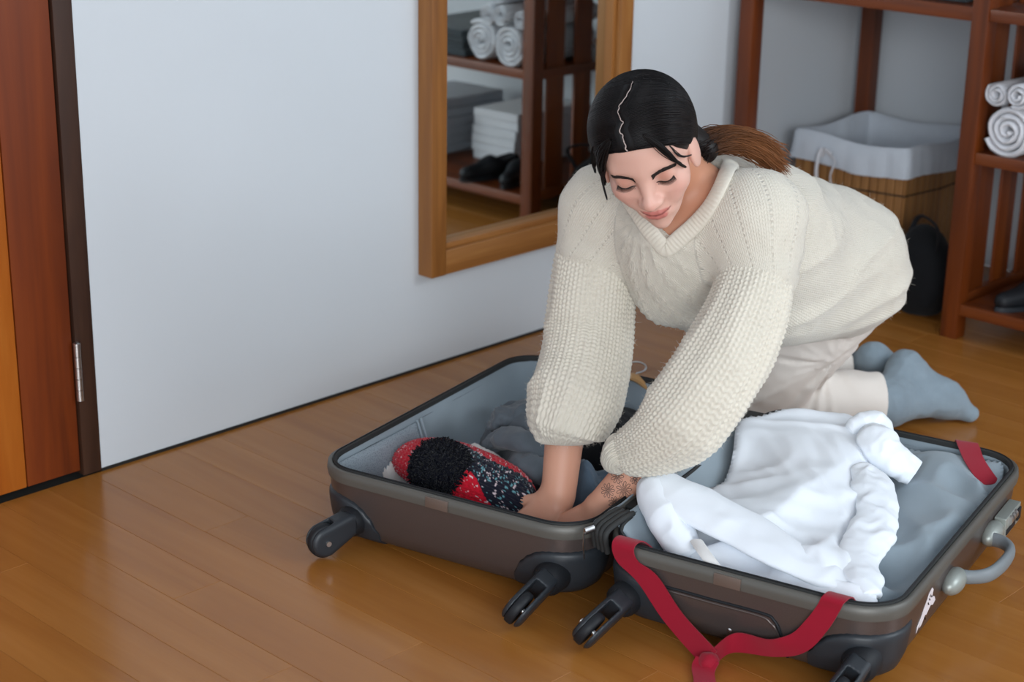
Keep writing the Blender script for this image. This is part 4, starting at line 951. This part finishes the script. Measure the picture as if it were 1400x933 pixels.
def skin_mat():
    m = mat('skin', tuple(SKIN), 0.48, spec=0.4, Subsurface_Weight=0.10, Subsurface_Scale=0.02); b = m.node_tree.nodes['Principled BSDF']
    b.inputs['Subsurface Radius'].default_value = (1.0, 0.35, 0.2); N = NT(m); a = N.n('ShaderNodeAttribute', attribute_name='tint')
    n = N.n('ShaderNodeTexNoise', Scale=45.0, Detail=3.0); N.l(N.coord('Object'), n.inputs[0])
    N.base(N.mix(N.math('MULTIPLY', n.outputs[0], 0.10), a.outputs['Color'], sr(190, 120, 105)))
    n2 = N.n('ShaderNodeTexNoise', Scale=1400.0, Detail=2.0); N.l(N.coord('Object'), n2.inputs[0]); N.normal(N.bump(n2.outputs[0], 0.08, 0.0004)); return m
M_skin = skin_mat()
v1, q1 = surface(head_sdf, HO-np.array([.16, .16, .19]), HO+np.array([.17, .16, .15]), 0.0017)
lo = np.minimum(WR_, WL_)-0.16; hi = np.array([2.16, 1.90, 0.36]); lo[2] = 0.01
v2, q2 = surface(arm_sdf, lo, hi, 0.0022)
def rest(P): return np.minimum(smin(chest_sdf(P, 0.03), low_sdf(P), 0.03), smax(arm_sdf(P), 0.33-P[:, 2], 0.01))
v3, q3 = surface(rest, (1.85, 1.35, 0.0), (2.95, 2.25, 0.72), 0.010)
VB = np.vstack([v1, v2, v3]); QB = np.vstack([q1, q2+len(v1), q3+len(v1)+len(v2)])
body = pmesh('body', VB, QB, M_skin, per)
L = tolocal(VB.astype(np.float32)); tint = np.tile(SKIN, (len(VB), 1)); X = np.abs(L[:, 0])
def blend(mask, col, k=1.0):
    global tint
    mm = np.clip(mask, 0, 1)[:, None]*k; tint = tint*(1-mm)+np.array(col)*mm
inface = (np.arange(len(VB)) < len(v1))
Ls = np.c_[X, L[:, 1], L[:, 2]].astype(np.float32)
blend(np.exp(-(np.linalg.norm(Ls-np.array([0.040, 0.066, -0.030]), axis=1)/0.020)**2)*inface, sr(214, 148, 136), 0.4)
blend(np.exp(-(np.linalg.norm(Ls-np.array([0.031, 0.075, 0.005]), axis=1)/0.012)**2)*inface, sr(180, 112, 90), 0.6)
blend(np.exp(-(np.linalg.norm(L-np.array([0, 0.10, -0.035]), axis=1)/0.012)**2)*inface, sr(215, 150, 138), 0.5)
lu = chain(Ls, [(0, 0.0830, -0.0598), (0.006, 0.0830, -0.0588), (0.016, 0.0780, -0.0585), (0.0265, 0.0685, -0.0550)], [0.0032, 0.0036, 0.0028, 0.0010], 0.002)
ll = chain(Ls, [(0, 0.0805, -0.0685), (0.010, 0.0790, -0.0671), (0.019, 0.0730, -0.0627), (0.0260, 0.0680, -0.0568)], [0.0057, 0.0052, 0.0033, 0.0010], 0.002)
blend(np.clip(1-np.minimum(lu, ll)/0.0012, 0, 1)*inface, sr(188, 98, 94), 0.8)
mg = chain(Ls, [(0, 0.0835, -0.0636), (0.010, 0.0820, -0.0626), (0.019, 0.0765, -0.0600), (0.0285, 0.0678, -0.0542)], [0.0009]*4, 0.001)
blend(np.clip(1-mg/0.0012, 0, 1)*inface, sr(110, 45, 45), 0.85)
blend(np.clip(1-ell(Ls, (0.0062, 0.0885, -0.0420), (0.0036, 0.006, 0.0045))/0.001, 0, 1)*inface, sr(120, 62, 52), 0.8)
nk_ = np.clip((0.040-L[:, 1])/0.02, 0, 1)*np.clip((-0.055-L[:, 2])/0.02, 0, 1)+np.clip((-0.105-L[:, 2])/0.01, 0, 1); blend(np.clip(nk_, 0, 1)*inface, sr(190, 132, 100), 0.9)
arm = (~inface)&(np.arange(len(VB)) < len(v1)+len(v2)); blend(arm*0.8, sr(196, 138, 108), 0.9)
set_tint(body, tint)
f_local = lambda P: face_sdf(tolocal(P))
# eyebrows, lash lines
M_hairdk = mat('brow_hair', sr(36, 24, 20), 0.7)
for sx in (1, -1):
    bw = MB()
    for k in range(380):
        t = RNG.uniform(0, 1); x = 0.011+0.040*t; zc_ = 0.0082+0.0100*math.sin(t*2.2)-0.006*t*t; wd = 0.0066*(1-0.65*t)
        z = zc_+RNG.uniform(-1, 1)*wd; y = 0.085; dx = 0.006*(0.6+0.5*t); dz = 0.0022*(1-t*1.3)
        P = snap(face_sdf, [[sx*x, 0.080-0.25*x, z], [sx*(x+dx/2), 0.080-0.25*x, z+dz*0.6], [sx*(x+dx), 0.078-0.25*x, z+dz]], 0.0004)
        bw.tube([hw(*p) for p in P], [0.00055, 0.0005, 0.0002], 3)
    bw.build('eyebrow', M_hairdk, per)
    ls = MB(); cE = np.array([0.031, 0.0605, -0.001])
    def lid(t, dz=0.0, r=0.0153):
        x = -0.0150+0.031*t; z = -0.0052-0.0036*math.sin(t*math.pi)+0.0040*t+dz; y = 0.014; q_ = snap(face_sdf, [[sx*(cE[0]+x), cE[1]+y, cE[2]+z]], 0.0003)[0]; return q_.astype(float)
    ls.tube([hw(*lid(t)) for t in np.linspace(0, 1, 16)], np.interp(np.linspace(0, 1, 16), [0, .3, 1], [0.0006, 0.0013, 0.0010]), 5)
    for k in range(26):
        t = 0.12+0.88*k/25; p = lid(t); ou = np.array([sx*(t-0.45)*0.9, 0.75, -0.75]); ou /= np.linalg.norm(ou); l = 0.0055+0.003*t
        ls.tube([hw(*p), hw(*(p+ou*l*0.55)), hw(*(p+ou*l+np.array([0, 0.0004, 0.0012])))], [0.0005, 0.0004, 0.00015], 3)
    ls.build('eyelashes', M_hairdk, per)
# ------------------------------------------------------------------ hair
PART = [hit(f_local, 858, 206), hit(f_local, 855, 192), hit(f_local, 851, 180), hit(f_local, 853, 168), hit(f_local, 847, 155), hit(f_local, 856, 140), hit(f_local, 862, 128), hit(f_local, 866, 118)]
PL = [((p-HO)@HM) for p in PART]
def hair_sdf_l(L):
    d = ell(L, (0, -0.010, 0.034), (0.0800, 0.0900, 0.0765)); d = smin(d, ell(L, (0, -0.035, -0.012), (0.066, 0.068, 0.060)), 0.03)
    X = np.abs(L[:, 0]); line = 0.062-1.00*(0.075-L[:, 1])+0.12*X-0.9*np.maximum(0, 0.022-X)*0+0.0
    line = np.where(L[:, 1] < 0.012, 0.062-0.063-(0.012-L[:, 1])*0.75+0.12*X, line)
    line = line-1.1*np.maximum(0, X-0.046)*(L[:, 1] > 0.0)+0.10*np.abs(X-0.020)*(X < 0.02)
    f = (line-L[:, 2])*0.7
    f = f+0.0012*vnoise(L*90)
    # ear opening
    d = smax(d, f, 0.004)
    pt = None
    for a, b in zip(PL[:-1], PL[1:]):
        e = cap(L, a+HMo(a), b+HMo(b), 0.0022, 0.0016); pt = e if pt is None else np.minimum(pt, e)
    return smax(d, -pt, 0.002)
def HMo(a):
    n = np.array(a)/np.array([0.073, 0.09, 0.078])**2; n = n/np.linalg.norm(n); return n*0.0055
hair_sdf = lambda P: hair_sdf_l(tolocal(P))
def hair_mat(name, root, tip, rough=0.32):
    m = mat(name, root, rough, spec=0.22); N = NT(m); a = N.n('ShaderNodeAttribute', attribute_name='tint'); N.base(a.outputs['Color']); return m
M_hair = hair_mat('hair', sr(20, 17, 18), sr(120, 70, 38), 0.42)
v, q = surface(hair_sdf, HO-0.15, HO+0.16, 0.0026)
hc = pmesh('hair', v, q, M_hair, per); set_tint(hc, np.tile(np.array(sr(17, 15, 16)), (len(v), 1)))
TIE = (atd(948, 208, 2.735)-HO)@HM
hull = lambda L: smin(ell(L, (0, -0.010, 0.034), (0.0800, 0.0900, 0.0765)), ell(L, (0, -0.035, -0.012), (0.066, 0.068, 0.060)), 0.03)
NS, NP = 2400, 16
PLc = catmull(PL, 60); PX = snap(lambda L: ell(L, (0, -0.010, 0.034), (0.0800, 0.0900, 0.0765)), np.array([PL[-1]*(1-t)+np.array([0.0, -0.09, 0.06])*t+np.array([0, 0, 0.05])*math.sin(t*3.14) for t in np.linspace(0, 1, 30)]), 0.0)
PLx = np.vstack([PLc, PX.astype(float)]); paths = np.zeros((NS, NP, 3))
for i in range(NS):
    u = RNG.uniform(0, 1)**1.1; p0 = PLx[int(u*89)].copy(); side = 1 if RNG.random() < 0.42 else -1
    p0[0] += side*0.0022 if u < 0.66 else RNG.normal()*0.022
    # control point: swing over the side of the head before heading back to the tie
    c1 = np.array([p0[0]+side*(0.050), p0[1]*0.80+0.002, p0[2]*0.86+0.004+0.01*u]); c2 = np.array([side*0.088, -0.015-0.055*u, 0.008+0.055*u])
    e = TIE+RNG.normal(size=3)*0.006; t = np.linspace(0, 1, NP)[:, None]
    paths[i] = (1-t)**3*p0+3*(1-t)**2*t*c1+3*(1-t)*t*t*c2+t**3*e
P = snap(hull, paths.reshape(-1, 3), 0.0, 4).reshape(NS, NP, 3).astype(float)
off = RNG.uniform(-0.0002, 0.0014, NS)[:, None, None]; nrm = grad(hull, P.reshape(-1, 3)).reshape(NS, NP, 3); tt = np.linspace(0, 1, NP)[None, :, None]
P = P+nrm*(off*np.sin(np.clip(tt*5, 0, math.pi/2))-0.001*(1-np.clip(tt*8, 0, 1)))
Wp = P@HM.T+HO; hs = MB()
for i in range(NS): hs.tube(Wp[i], np.r_[0.0005, np.full(NP-2, 0.0008), 0.0006], 3, False)
pm = MB(); PP = snap(hull, np.array(PLc), 0.0011); pm.tube([hw(*p) for p in (PP+np.c_[0.0009*vnoise(np.c_[np.arange(60)*0.45, np.zeros(60), np.zeros(60)])*2, np.zeros(60), np.zeros(60)])], np.interp(np.arange(60), [0, 10, 50, 59], [0.0011, 0.0007, 0.0006, 0.0003])*(0.75+0.5*RNG.random(60)), 6)
pm.build('parting', mat('scalp_skin', sr(176, 158, 152), 0.5), hc)
hso = hs.build('strand', M_hair, hc); hso['kind'] = 'stuff'
c_ = np.array(sr(24, 21, 22))*np.repeat(RNG.uniform(0.35, 1.1, NS), NP*3)[:, None]; set_tint(hso, c_)
# ponytail
pt_ = MB(); tints = []; T0 = atd(948, 208, 2.735)
axis = catmull([T0, atd(968, 196, 2.75), atd(1000, 190, 2.77), atd(1035, 201, 2.785), atd(1070, 226, 2.80)], 16)
NPs = 1500
for i in range(NPs):
    r1 = RNG.normal(size=3); r1 /= np.linalg.norm(r1); rr = RNG.random()**0.5; ln = RNG.uniform(0.72, 1.05); n = 14
    tt = np.linspace(0, 1, n)*ln; C = np.stack([np.interp(tt, np.linspace(0, 1, 16), axis[:, k]) for k in range(3)], 1)
    if ln > 1: C[-1] += (axis[-1]-axis[-2])*(ln-1)*8
    w_ = np.interp(tt, [0, .12, .3, .6, 1.05], [0.030, 0.024, 0.022, 0.019, 0.014])*rr; C = C+r1*w_[:, None]+np.array([0, 0, -0.010])*(tt**2)[:, None]*RNG.normal()*1.0+0.003*np.sin(tt*9+i)[:, None]*RNG.normal(size=3)
    pt_.tube(C, np.r_[np.full(n-1, 0.00065), 0.0002], 3, False)
    k = np.clip((tt-0.05)/0.75, 0, 1)[:, None]; sh_ = RNG.uniform(0.75, 1.3); cc = (np.array(sr(26, 18, 16))*(1-k)+np.array(sr(122, 76, 44))*k)*sh_; tints.append(np.repeat(cc, 3, axis=0))
po = pt_.build('ponytail', M_hair, hc); set_tint(po, np.vstack(tints))
# hair filling behind the ear into the ponytail
fb3 = lambda P: cap(P, atd(930, 190, 2.73), atd(962, 204, 2.745), 0.036, 0.024)
v, q = surface(fb3, atd(940, 200, 2.73)-0.075, atd(940, 200, 2.73)+0.075, 0.004); o = pmesh('ponytail_root', v, q, M_hair, hc); set_tint(o, np.tile(np.array(sr(24, 18, 16)), (len(v), 1)))
# loose locks
def lock(pts, w0, n=60, seed=0):
    C = catmull(pts, 18); m = MB()
    for i in range(n):
        o_ = RNG.normal(size=3)*w0*0.5; tt = np.linspace(0, 1, 18); k = (0.35+np.sin(np.clip(tt*1.3, 0, 1)*math.pi)*0.8)[:, None]; e = int(18-RNG.integers(0, 4))
        m.tube((C+o_*k+0.0006*np.sin(tt*7+i)[:, None])[:e], np.r_[np.full(e-1, 0.0006), 0.0002], 3, False)
    o = m.build('lock', M_hair, hc); set_tint(o, np.tile(np.array(sr(22, 18, 18)), (len(o.data.vertices), 1))); return o
hh = lambda x, y, off=0.003: hit(f_local, x, y, 2.0, off)
lock([hh(880, 185, .008), hh(896, 196, .006), hh(912, 210, .005), hh(925, 221, .004), hh(938, 229, .003)], 0.0042, 80)
lock([hh(916, 200, .006), hh(925, 210, .004), hh(934, 214, .003), hh(946, 212, .003)], 0.0015, 14)
a0 = hh(822, 205, .004)
lock([hh(835, 190, .006), hh(822, 205, .005), a0+(hh(822, 225, .004)-a0)*1.0, atd(824, 250, 2.60), atd(830, 273, 2.60)], 0.0030, 60)
lock([hh(834, 192, .006), hh(826, 205, .006), hh(822, 222, .006), hh(824, 240, .005), atd(827, 252, 2.60)], 0.0070, 200)
lock([hh(815, 190, .006), hh(812, 205, .005), atd(812, 225, 2.62), atd(814, 236, 2.62)], 0.0035, 50)

# ------------------------------------------------------------------ sweater
sw = empty('sweater', atd(1000, 330, 2.9)); sw.location = Vector(atd(1000, 330, 2.9))-per.location; sw.parent = per; sw['label'] = 'oversized cream chunky-knit sweater with balloon sleeves'
NCK_A, NCK_B = atd(956, 246, 2.74), atd(912, 316, 2.675)
def sweater_raw(P):
    U = atd(935, 322, 2.81)
    d = cap(P, U, atd(1040, 338, 2.98), 0.112, 0.126)
    d = smin(d, cap(P, atd(1040, 338, 2.98), atd(1128, 352, 3.18), 0.128, 0.134), 0.03)
    d = smin(d, cap(P, SR_, SL_, 0.068, 0.074), 0.035)
    d = smin(d, cap(P, SR_, atd(816, 345, 2.865), 0.070, 0.064), 0.03)
    d = smin(d, cap(P, SL_, atd(1033, 372, 2.695), 0.073, 0.064), 0.03)
    d = smin(d, cap(P, atd(925, 390, 2.87), atd(985, 405, 2.95), 0.066, 0.070), 0.06)
    d = smin(d, cap(P, atd(1060, 400, 3.02), atd(1150, 375, 3.16), 0.090, 0.115), 0.05)
    d = smin(d, cap(P, atd(975, 262, 2.85), atd(1040, 300, 2.93), 0.060, 0.09), 0.05)
    return d
FD1 = (atd(1180, 300, 3.1)-atd(1000, 420, 2.85)); FD1 /= np.linalg.norm(FD1)
def sweater_sdf(P):
    d = sweater_raw(P)
    # drape folds fanning from under the arm to the hip
    rel = P-atd(1040, 430, 2.9).astype(np.float32); along = rel@FD1.astype(np.float32); perp = rel-along[:, None]*FD1.astype(np.float32)
    q = np.c_[along*3.0, perp[:, 0]*14, perp[:, 2]*20]
    f1 = 1-2*np.abs(vnoise(q)); f2 = 1-2*np.abs(vnoise(P*24+9)); far = np.clip((np.linalg.norm(P-atd(900, 300, 2.7).astype(np.float32), axis=1)-0.12)/0.15, 0.25, 1)
    d = d-(0.0055*f1*far+0.0016*f2)
    return smax(d, -cap(P, NCK_A, NCK_B, 0.066, 0.028), 0.008)
def knit_node_mat(name, col, scale_note=''):
    """V-stitch bump from the 'knit' attribute (x = wales, y = courses, z = yarn weight)"""
    m = mat(name, col, 0.95, spec=0.2, Sheen_Weight=0.35); N = NT(m); a = N.n('ShaderNodeAttribute', attribute_name='knit'); sp = N.n('ShaderNodeSeparateXYZ'); N.l(a.outputs['Vector'], sp.inputs[0])
    fr = N.math('FRACT', sp.outputs[0]); aa = N.math('ABSOLUTE', N.math('SUBTRACT', fr, 0.5)); l = N.math('MULTIPLY', N.math('SUBTRACT', aa, 0.25), 4.0)
    leg = N.math('SUBTRACT', 1.0, N.math('MULTIPLY', l, l)); ph = N.math('MULTIPLY', N.math('ADD', sp.outputs[1], N.math('MULTIPLY', aa, 1.7)), 2*math.pi)
    s_ = N.math('ADD', N.math('MULTIPLY', N.math('SINE', ph), 0.32), 0.68); h = N.math('MULTIPLY', leg, s_)
    n = N.n('ShaderNodeTexNoise', Scale=900.0, Detail=2.0); N.l(N.coord('Object'), n.inputs[0])
    n2 = N.n('ShaderNodeTexNoise', Scale=40.0, Detail=2.0); N.l(N.coord('Object'), n2.inputs[0])
    ea = N.n('ShaderNodeAttribute', attribute_name='eyelet'); es = N.n('ShaderNodeSeparateXYZ'); N.l(ea.outputs['Vector'], es.inputs[0])
    du = N.math('MULTIPLY', N.math('SUBTRACT', N.math('FRACT', es.outputs[0]), 0.5), 0.034); dv = N.math('MULTIPLY', N.math('SUBTRACT', N.math('FRACT', es.outputs[1]), 0.5), 0.0085)
    dd = N.math('SQRT', N.math('ADD', N.math('MULTIPLY', du, du), N.math('MULTIPLY', dv, dv))); mk = N.math('MAXIMUM', N.math('SUBTRACT', 1.0, N.math('DIVIDE', dd, 0.0026)), 0.0)
    h = N.math('SUBTRACT', h, N.math('MULTIPLY', N.math('MULTIPLY', mk, es.outputs[2]), 3.0))
    b1 = N.bump(h, 0.55, 0.0018); N.normal(N.bump(n.outputs[0], 0.25, 0.0008, b1))
    N.base(N.mix(n2.outputs[0], tuple(c*0.95 for c in col), col)); return m
CREAM = sr(214, 207, 193)
M_knit = knit_node_mat('cream_knit', CREAM)
M_knit2 = cloth('cream_yarn', CREAM, 0.95, 900, 0.35, 0.03, 0.35)
v, q = surface(sweater_sdf, (1.80, 1.30, 0.16), (2.98, 2.16, 0.78), 0.0036)
ax0, ax1 = atd(930, 310, 2.80), atd(1160, 352, 3.2); AX = (ax1-ax0)/np.linalg.norm(ax1-ax0); rel = v-ax0; al = rel@AX; pr_ = rel-al[:, None]*AX
ua = CAM-ax0; ua = ua-AX*(ua@AX); ua /= np.linalg.norm(ua); ub = np.cross(AX, ua); th = np.arctan2(pr_@ub, pr_@ua)
kn3 = np.c_[th*0.125/0.0068, al/0.0056, np.zeros(len(v))]
dt = np.minimum(cap(v, atd(935, 322, 2.81), atd(1040, 338, 2.98), 0.112, 0.126), cap(v, atd(925, 390, 2.87), atd(985, 405, 2.95), 0.080, 0.084)); shw = np.zeros(len(v), bool); dmn = np.full(len(v), 9.0); eye = np.zeros((len(v), 3)); eye[:, :2] = 0.0
for A0, A1, rr_ in ((atd(880, 262, 2.83), atd(812, 350, 2.868), 0.068), (atd(1000, 262, 2.76), atd(1034, 385, 2.69), 0.070)):
    dsh = np.minimum(cap(v, A0, A1, rr_), cap(v, (A0+A1)/2, A1, rr_+0.008)); m_ = (dsh < dt) & ~shw; ax_ = (A1-A0)/np.linalg.norm(A1-A0); r_ = v-A0; al_ = r_@ax_; p_ = r_-al_[:, None]*ax_
    a_ = CAM-A0; a_ = a_-ax_*(a_@ax_); a_ /= np.linalg.norm(a_); b_ = np.cross(ax_, a_); t_ = np.arctan2(p_@b_, p_@a_); kn3[m_] = np.c_[t_*rr_/0.0060, al_/0.0056, 0*al_][m_]; shw |= m_; dmn = np.minimum(dmn, dsh); eye[m_] = np.c_[t_*rr_/0.034+0.5, al_/0.0085, np.ones(len(v))][m_]
cu = th*0.125; cx_ = (cu/0.046+0.5) % 1-0.5; cx_ = cx_*0.046; tw = 2*math.pi*al/0.045
hcab = np.maximum(np.clip(1-((cx_-0.0075*np.sin(tw))/0.0062)**2, 0, 1)*(1+0.5*np.cos(tw)), np.clip(1-((cx_+0.0075*np.sin(tw))/0.0062)**2, 0, 1)*(1-0.5*np.cos(tw)))
hrib = 0.35*np.clip(1-((np.abs(cx_)-0.0185)/0.003)**2, 0, 1); msk = np.clip((0.16-al)/0.05, 0, 1)*np.clip((dmn-dt)/0.02, 0, 1)
v = v+grad(sweater_sdf, v)*((hcab*0.0026+hrib*0.0022)*msk)[:, None]
tb = pmesh('torso_panel', v, q, M_knit, sw)
ey_ = tb.data.attributes.new('eyelet', 'FLOAT_VECTOR', 'POINT'); ey_.data.foreach_set('vector', eye.astype(np.float32).ravel()); at_ = tb.data.attributes.new('knit', 'FLOAT_VECTOR', 'POINT'); at_.data.foreach_set('vector', kn3.astype(np.float32).ravel())
def px3(pts): return np.array([atd(x, y, d) for x, y, d, *_ in pts])
def sleeve(pts, cols, name='sleeve', seed=0):
    C = catmull(px3(pts), 60); R = [p[3] for p in pts]
    def fold(P, t, a):
        w1 = 1-2*np.abs(vnoise(np.c_[np.cos(a)*2.2+seed, np.sin(a)*2.2, t*5])); return 0.0045*w1*np.clip(t*4, 0, 1)*np.clip((1-t)*5, 0, 1)
    return knit_loft(name, C, R, [p[3]*(p[4] if len(p) > 4 else 1) for p in pts], cols, 0.0080, 0.0042, M_knit2, sw, 8, 6, (0, 0, 1), fold)
sleeve([(822, 325, 2.865, .052), (816, 350, 2.87, .0635), (810, 400, 2.875, .067), (805, 455, 2.875, .068), (797, 505, 2.86, .071), (785, 548, 2.84, .073), (774, 578, 2.83, .066), (770, 590, 2.83, .057), (768, 599, 2.83, .046), (767, 605, 2.83, .036), (767, 608, 2.83, .030)], 30, seed=1)
sleeve([(1038, 352, 2.70, .046), (1032, 388, 2.685, .056), (1020, 430, 2.67, .060), (995, 485, 2.66, .064), (966, 532, 2.66, .069), (936, 572, 2.67, .066), (906, 598, 2.69, .052), (880, 612, 2.71, .040), (858, 620, 2.73, .032), (846, 624, 2.735, .027), (852, 628, 2.74, .024)], 28, seed=5)
# fold-over cuff bulge of the near sleeve
# V-neck rib band
sraw = lambda P: sweater_raw(P)
nb_front = [hit(sraw, x, y, 2.2, 0.001) for x, y in ((998, 222), (992, 240), (982, 262), (969, 285), (951, 307), (931, 325), (912, 340))]
nb_left = [hit(sraw, x, y, 2.2, 0.001) for x, y in ((900, 330), (886, 312), (872, 290), (858, 266))]
loop = nb_front+nb_left+[atd(852, 235, 2.86), atd(880, 214, 2.90), atd(930, 203, 2.92), atd(972, 209, 2.89)]
C = catmull_closed(np.array(loop), 420); cen = C.mean(0); V = []; F = []
Tn = np.roll(C, -1, 0)-np.roll(C, 1, 0); Tn /= np.linalg.norm(Tn, axis=1)[:, None]; nsf = grad(sraw, C); B_ = np.cross(Tn, nsf); B_ /= np.linalg.norm(B_, axis=1)[:, None]; m = 16
s_arc = np.r_[0, np.cumsum(np.linalg.norm(np.diff(C, axis=0), axis=1))]
for i in range(len(C)):
    rb = 0.5+0.5*math.sin(s_arc[i]/0.0062*2*math.pi)
    for j in range(m):
        a = 2*math.pi*j/m; V.append(C[i]+B_[i]*0.0140*math.cos(a)+nsf[i]*((0.0045+0.0022*rb)*math.sin(a)+0.001))
n = len(C)
for i in range(n):
    for j in range(m): F.append((i*m+j, i*m+(j+1) % m, ((i+1) % n)*m+(j+1) % m, ((i+1) % n)*m+j))
pmesh('neckband', V, F, M_knit2, sw)
# yarn fuzz on the silhouette of sleeves and torso
fz = MB(); src = [c for c in sw.children if c.name.startswith('sleeve')]+[tb]
for o_, cnt in zip(src, (2600, 2600, 3000)):
    nv = len(o_.data.vertices); co_ = np.empty(nv*3, np.float32); no_ = np.empty(nv*3, np.float32); o_.data.vertices.foreach_get('co', co_); o_.data.vertices.foreach_get('normal', no_)
    co_ = co_.reshape(-1, 3)+np.array(parent_world(sw).translation); no_ = no_.reshape(-1, 3); idx = RNG.integers(0, nv, cnt)
    for i in idx:
        d = no_[i]+RNG.normal(size=3)*0.9; d /= np.linalg.norm(d); l = RNG.uniform(0.003, 0.008); b = co_[i]; k = RNG.normal(size=3)*0.3
        fz.tube([b, b+d*l*0.5, b+(d+k)*l*0.9], [0.00018, 0.00015, 0.00008], 3, False)
tag(fz.build('yarn_fuzz', M_knit2, sw), kind='stuff')

# ------------------------------------------------------------------ trousers and socks
def pants_sdf(P):
    d = cap(P, atd(1143, 372, 3.19), KN+(0.03, -0.02, 0.03), 0.116, 0.088)
    d = smin(d, cap(P, atd(1120, 350, 3.28), KF, 0.11, 0.075), 0.03)
    d = smin(d, cap(P, KN, AN+(-0.02, 0.01, 0.012), 0.070, 0.053), 0.02)
    d = smin(d, cap(P, KF, AF+(-0.03, 0.02, 0.012), 0.066, 0.05), 0.02)
    q = atd(1168, 548, 3.00).astype(np.float32)
    u = (P-q)@ray(1, 1).astype(np.float32)*0
    rel = P-q; ang = np.arctan2(rel[:, 2], (rel@_r0.astype(np.float32))); dist = np.linalg.norm(rel, axis=1)
    f = 1-2*np.abs(vnoise(np.c_[ang*4.5, dist*7, 0*ang+3.3])); d = d-0.0050*f*np.clip((dist-0.03)/0.12, 0, 1)-0.0015*vnoise(P*45)
    cut = (P-(AN+(-0.008, 0.004, 0)).astype(np.float32))@((AN-KN)/np.linalg.norm(AN-KN)).astype(np.float32)
    cut2 = (P-(AF+(-0.008, 0.004, 0)).astype(np.float32))@((AF-KF)/np.linalg.norm(AF-KF)).astype(np.float32)
    d = smax(d, np.minimum(cut, 1.0), 0.006)
    return smax(d, 0.003-P[:, 2], 0.008)
v, q = surface(pants_sdf, (2.38, 1.45, -0.01), (2.98, 2.25, 0.56), 0.005); pmesh('trousers', v, q, M_pants, per)
for nm, A_, K_, heel, toe in (('near', AN, KN, atz(1238, 503, .105), np.array(atz(1326, 566, .018))), ('far', AF, KF, atz(1194, 492, .095), np.array(atz(1285, 545, .018)))):
    fwd = (A_-K_)/np.linalg.norm(A_-K_); bl = toe*0.62+heel*0.38+np.array([0, 0, -0.006])
    def fs(P, A_=A_, heel=heel, toe=toe, fwd=fwd, bl=bl):
        d = cap(P, A_-fwd*0.06, A_+fwd*0.01, 0.036, 0.037); d = smin(d, cap(P, A_, heel, 0.036, 0.030), 0.03); d = smin(d, cap(P, heel, bl, 0.028, 0.030), 0.03)
        d = smin(d, cap(P, A_+(0, 0, -0.002), bl, 0.036, 0.030), 0.03); d = smin(d, cap(P, bl, toe, 0.030, 0.017), 0.02); d = d-0.0012*(1-2*np.abs(vnoise(P*np.array([60, 60, 40]))))
        return smax(d, 0.001-P[:, 2], 0.004)
    v, q = surface(fs, np.minimum(np.minimum(A_, heel), toe)-0.1, np.maximum(np.maximum(A_, heel), toe)+0.07, 0.003); pmesh('sock', v, q, M_sock, per)
# ------------------------------------------------------------------ flower tattoo on the left forearm
M_ink = mat('tattoo_ink', sr(38, 42, 46), 0.6); tm = MB()
armL = lambda P: arm_sdf(P)
for (fx, fy, R_) in ((844, 652, 10), (831, 671, 10.5), (853, 670, 12), (840, 688, 9), (868, 655, 8)):
    for k in range(9):
        a = 2*math.pi*k/9; pts = []
        for b in np.linspace(0, 2*math.pi, 9):
            rr = R_*(0.60+0.40*math.cos(b)); an = a+0.24*math.sin(b); pts.append(hit(armL, fx+rr*math.cos(an)*0.9, fy+rr*math.sin(an), 2.4, 0.0001))
        pts = np.array(pts)
        if np.ptp(np.linalg.norm(pts-CAM, axis=1)) < 0.03 and abs(armL(pts.astype(np.float32))).max() < 0.003: tm.tube(pts, 0.00038, 4, False)
    for k in range(5):
        a = 2*math.pi*k/5; p = [hit(armL, fx+1.4*math.cos(a+b)*0.9, fy+1.4*math.sin(a+b), 2.4, 0.0) for b in (0, .6, 1.2)]; tm.tube(p, 0.0005, 4)
tm.build('tattoo', M_ink, body)
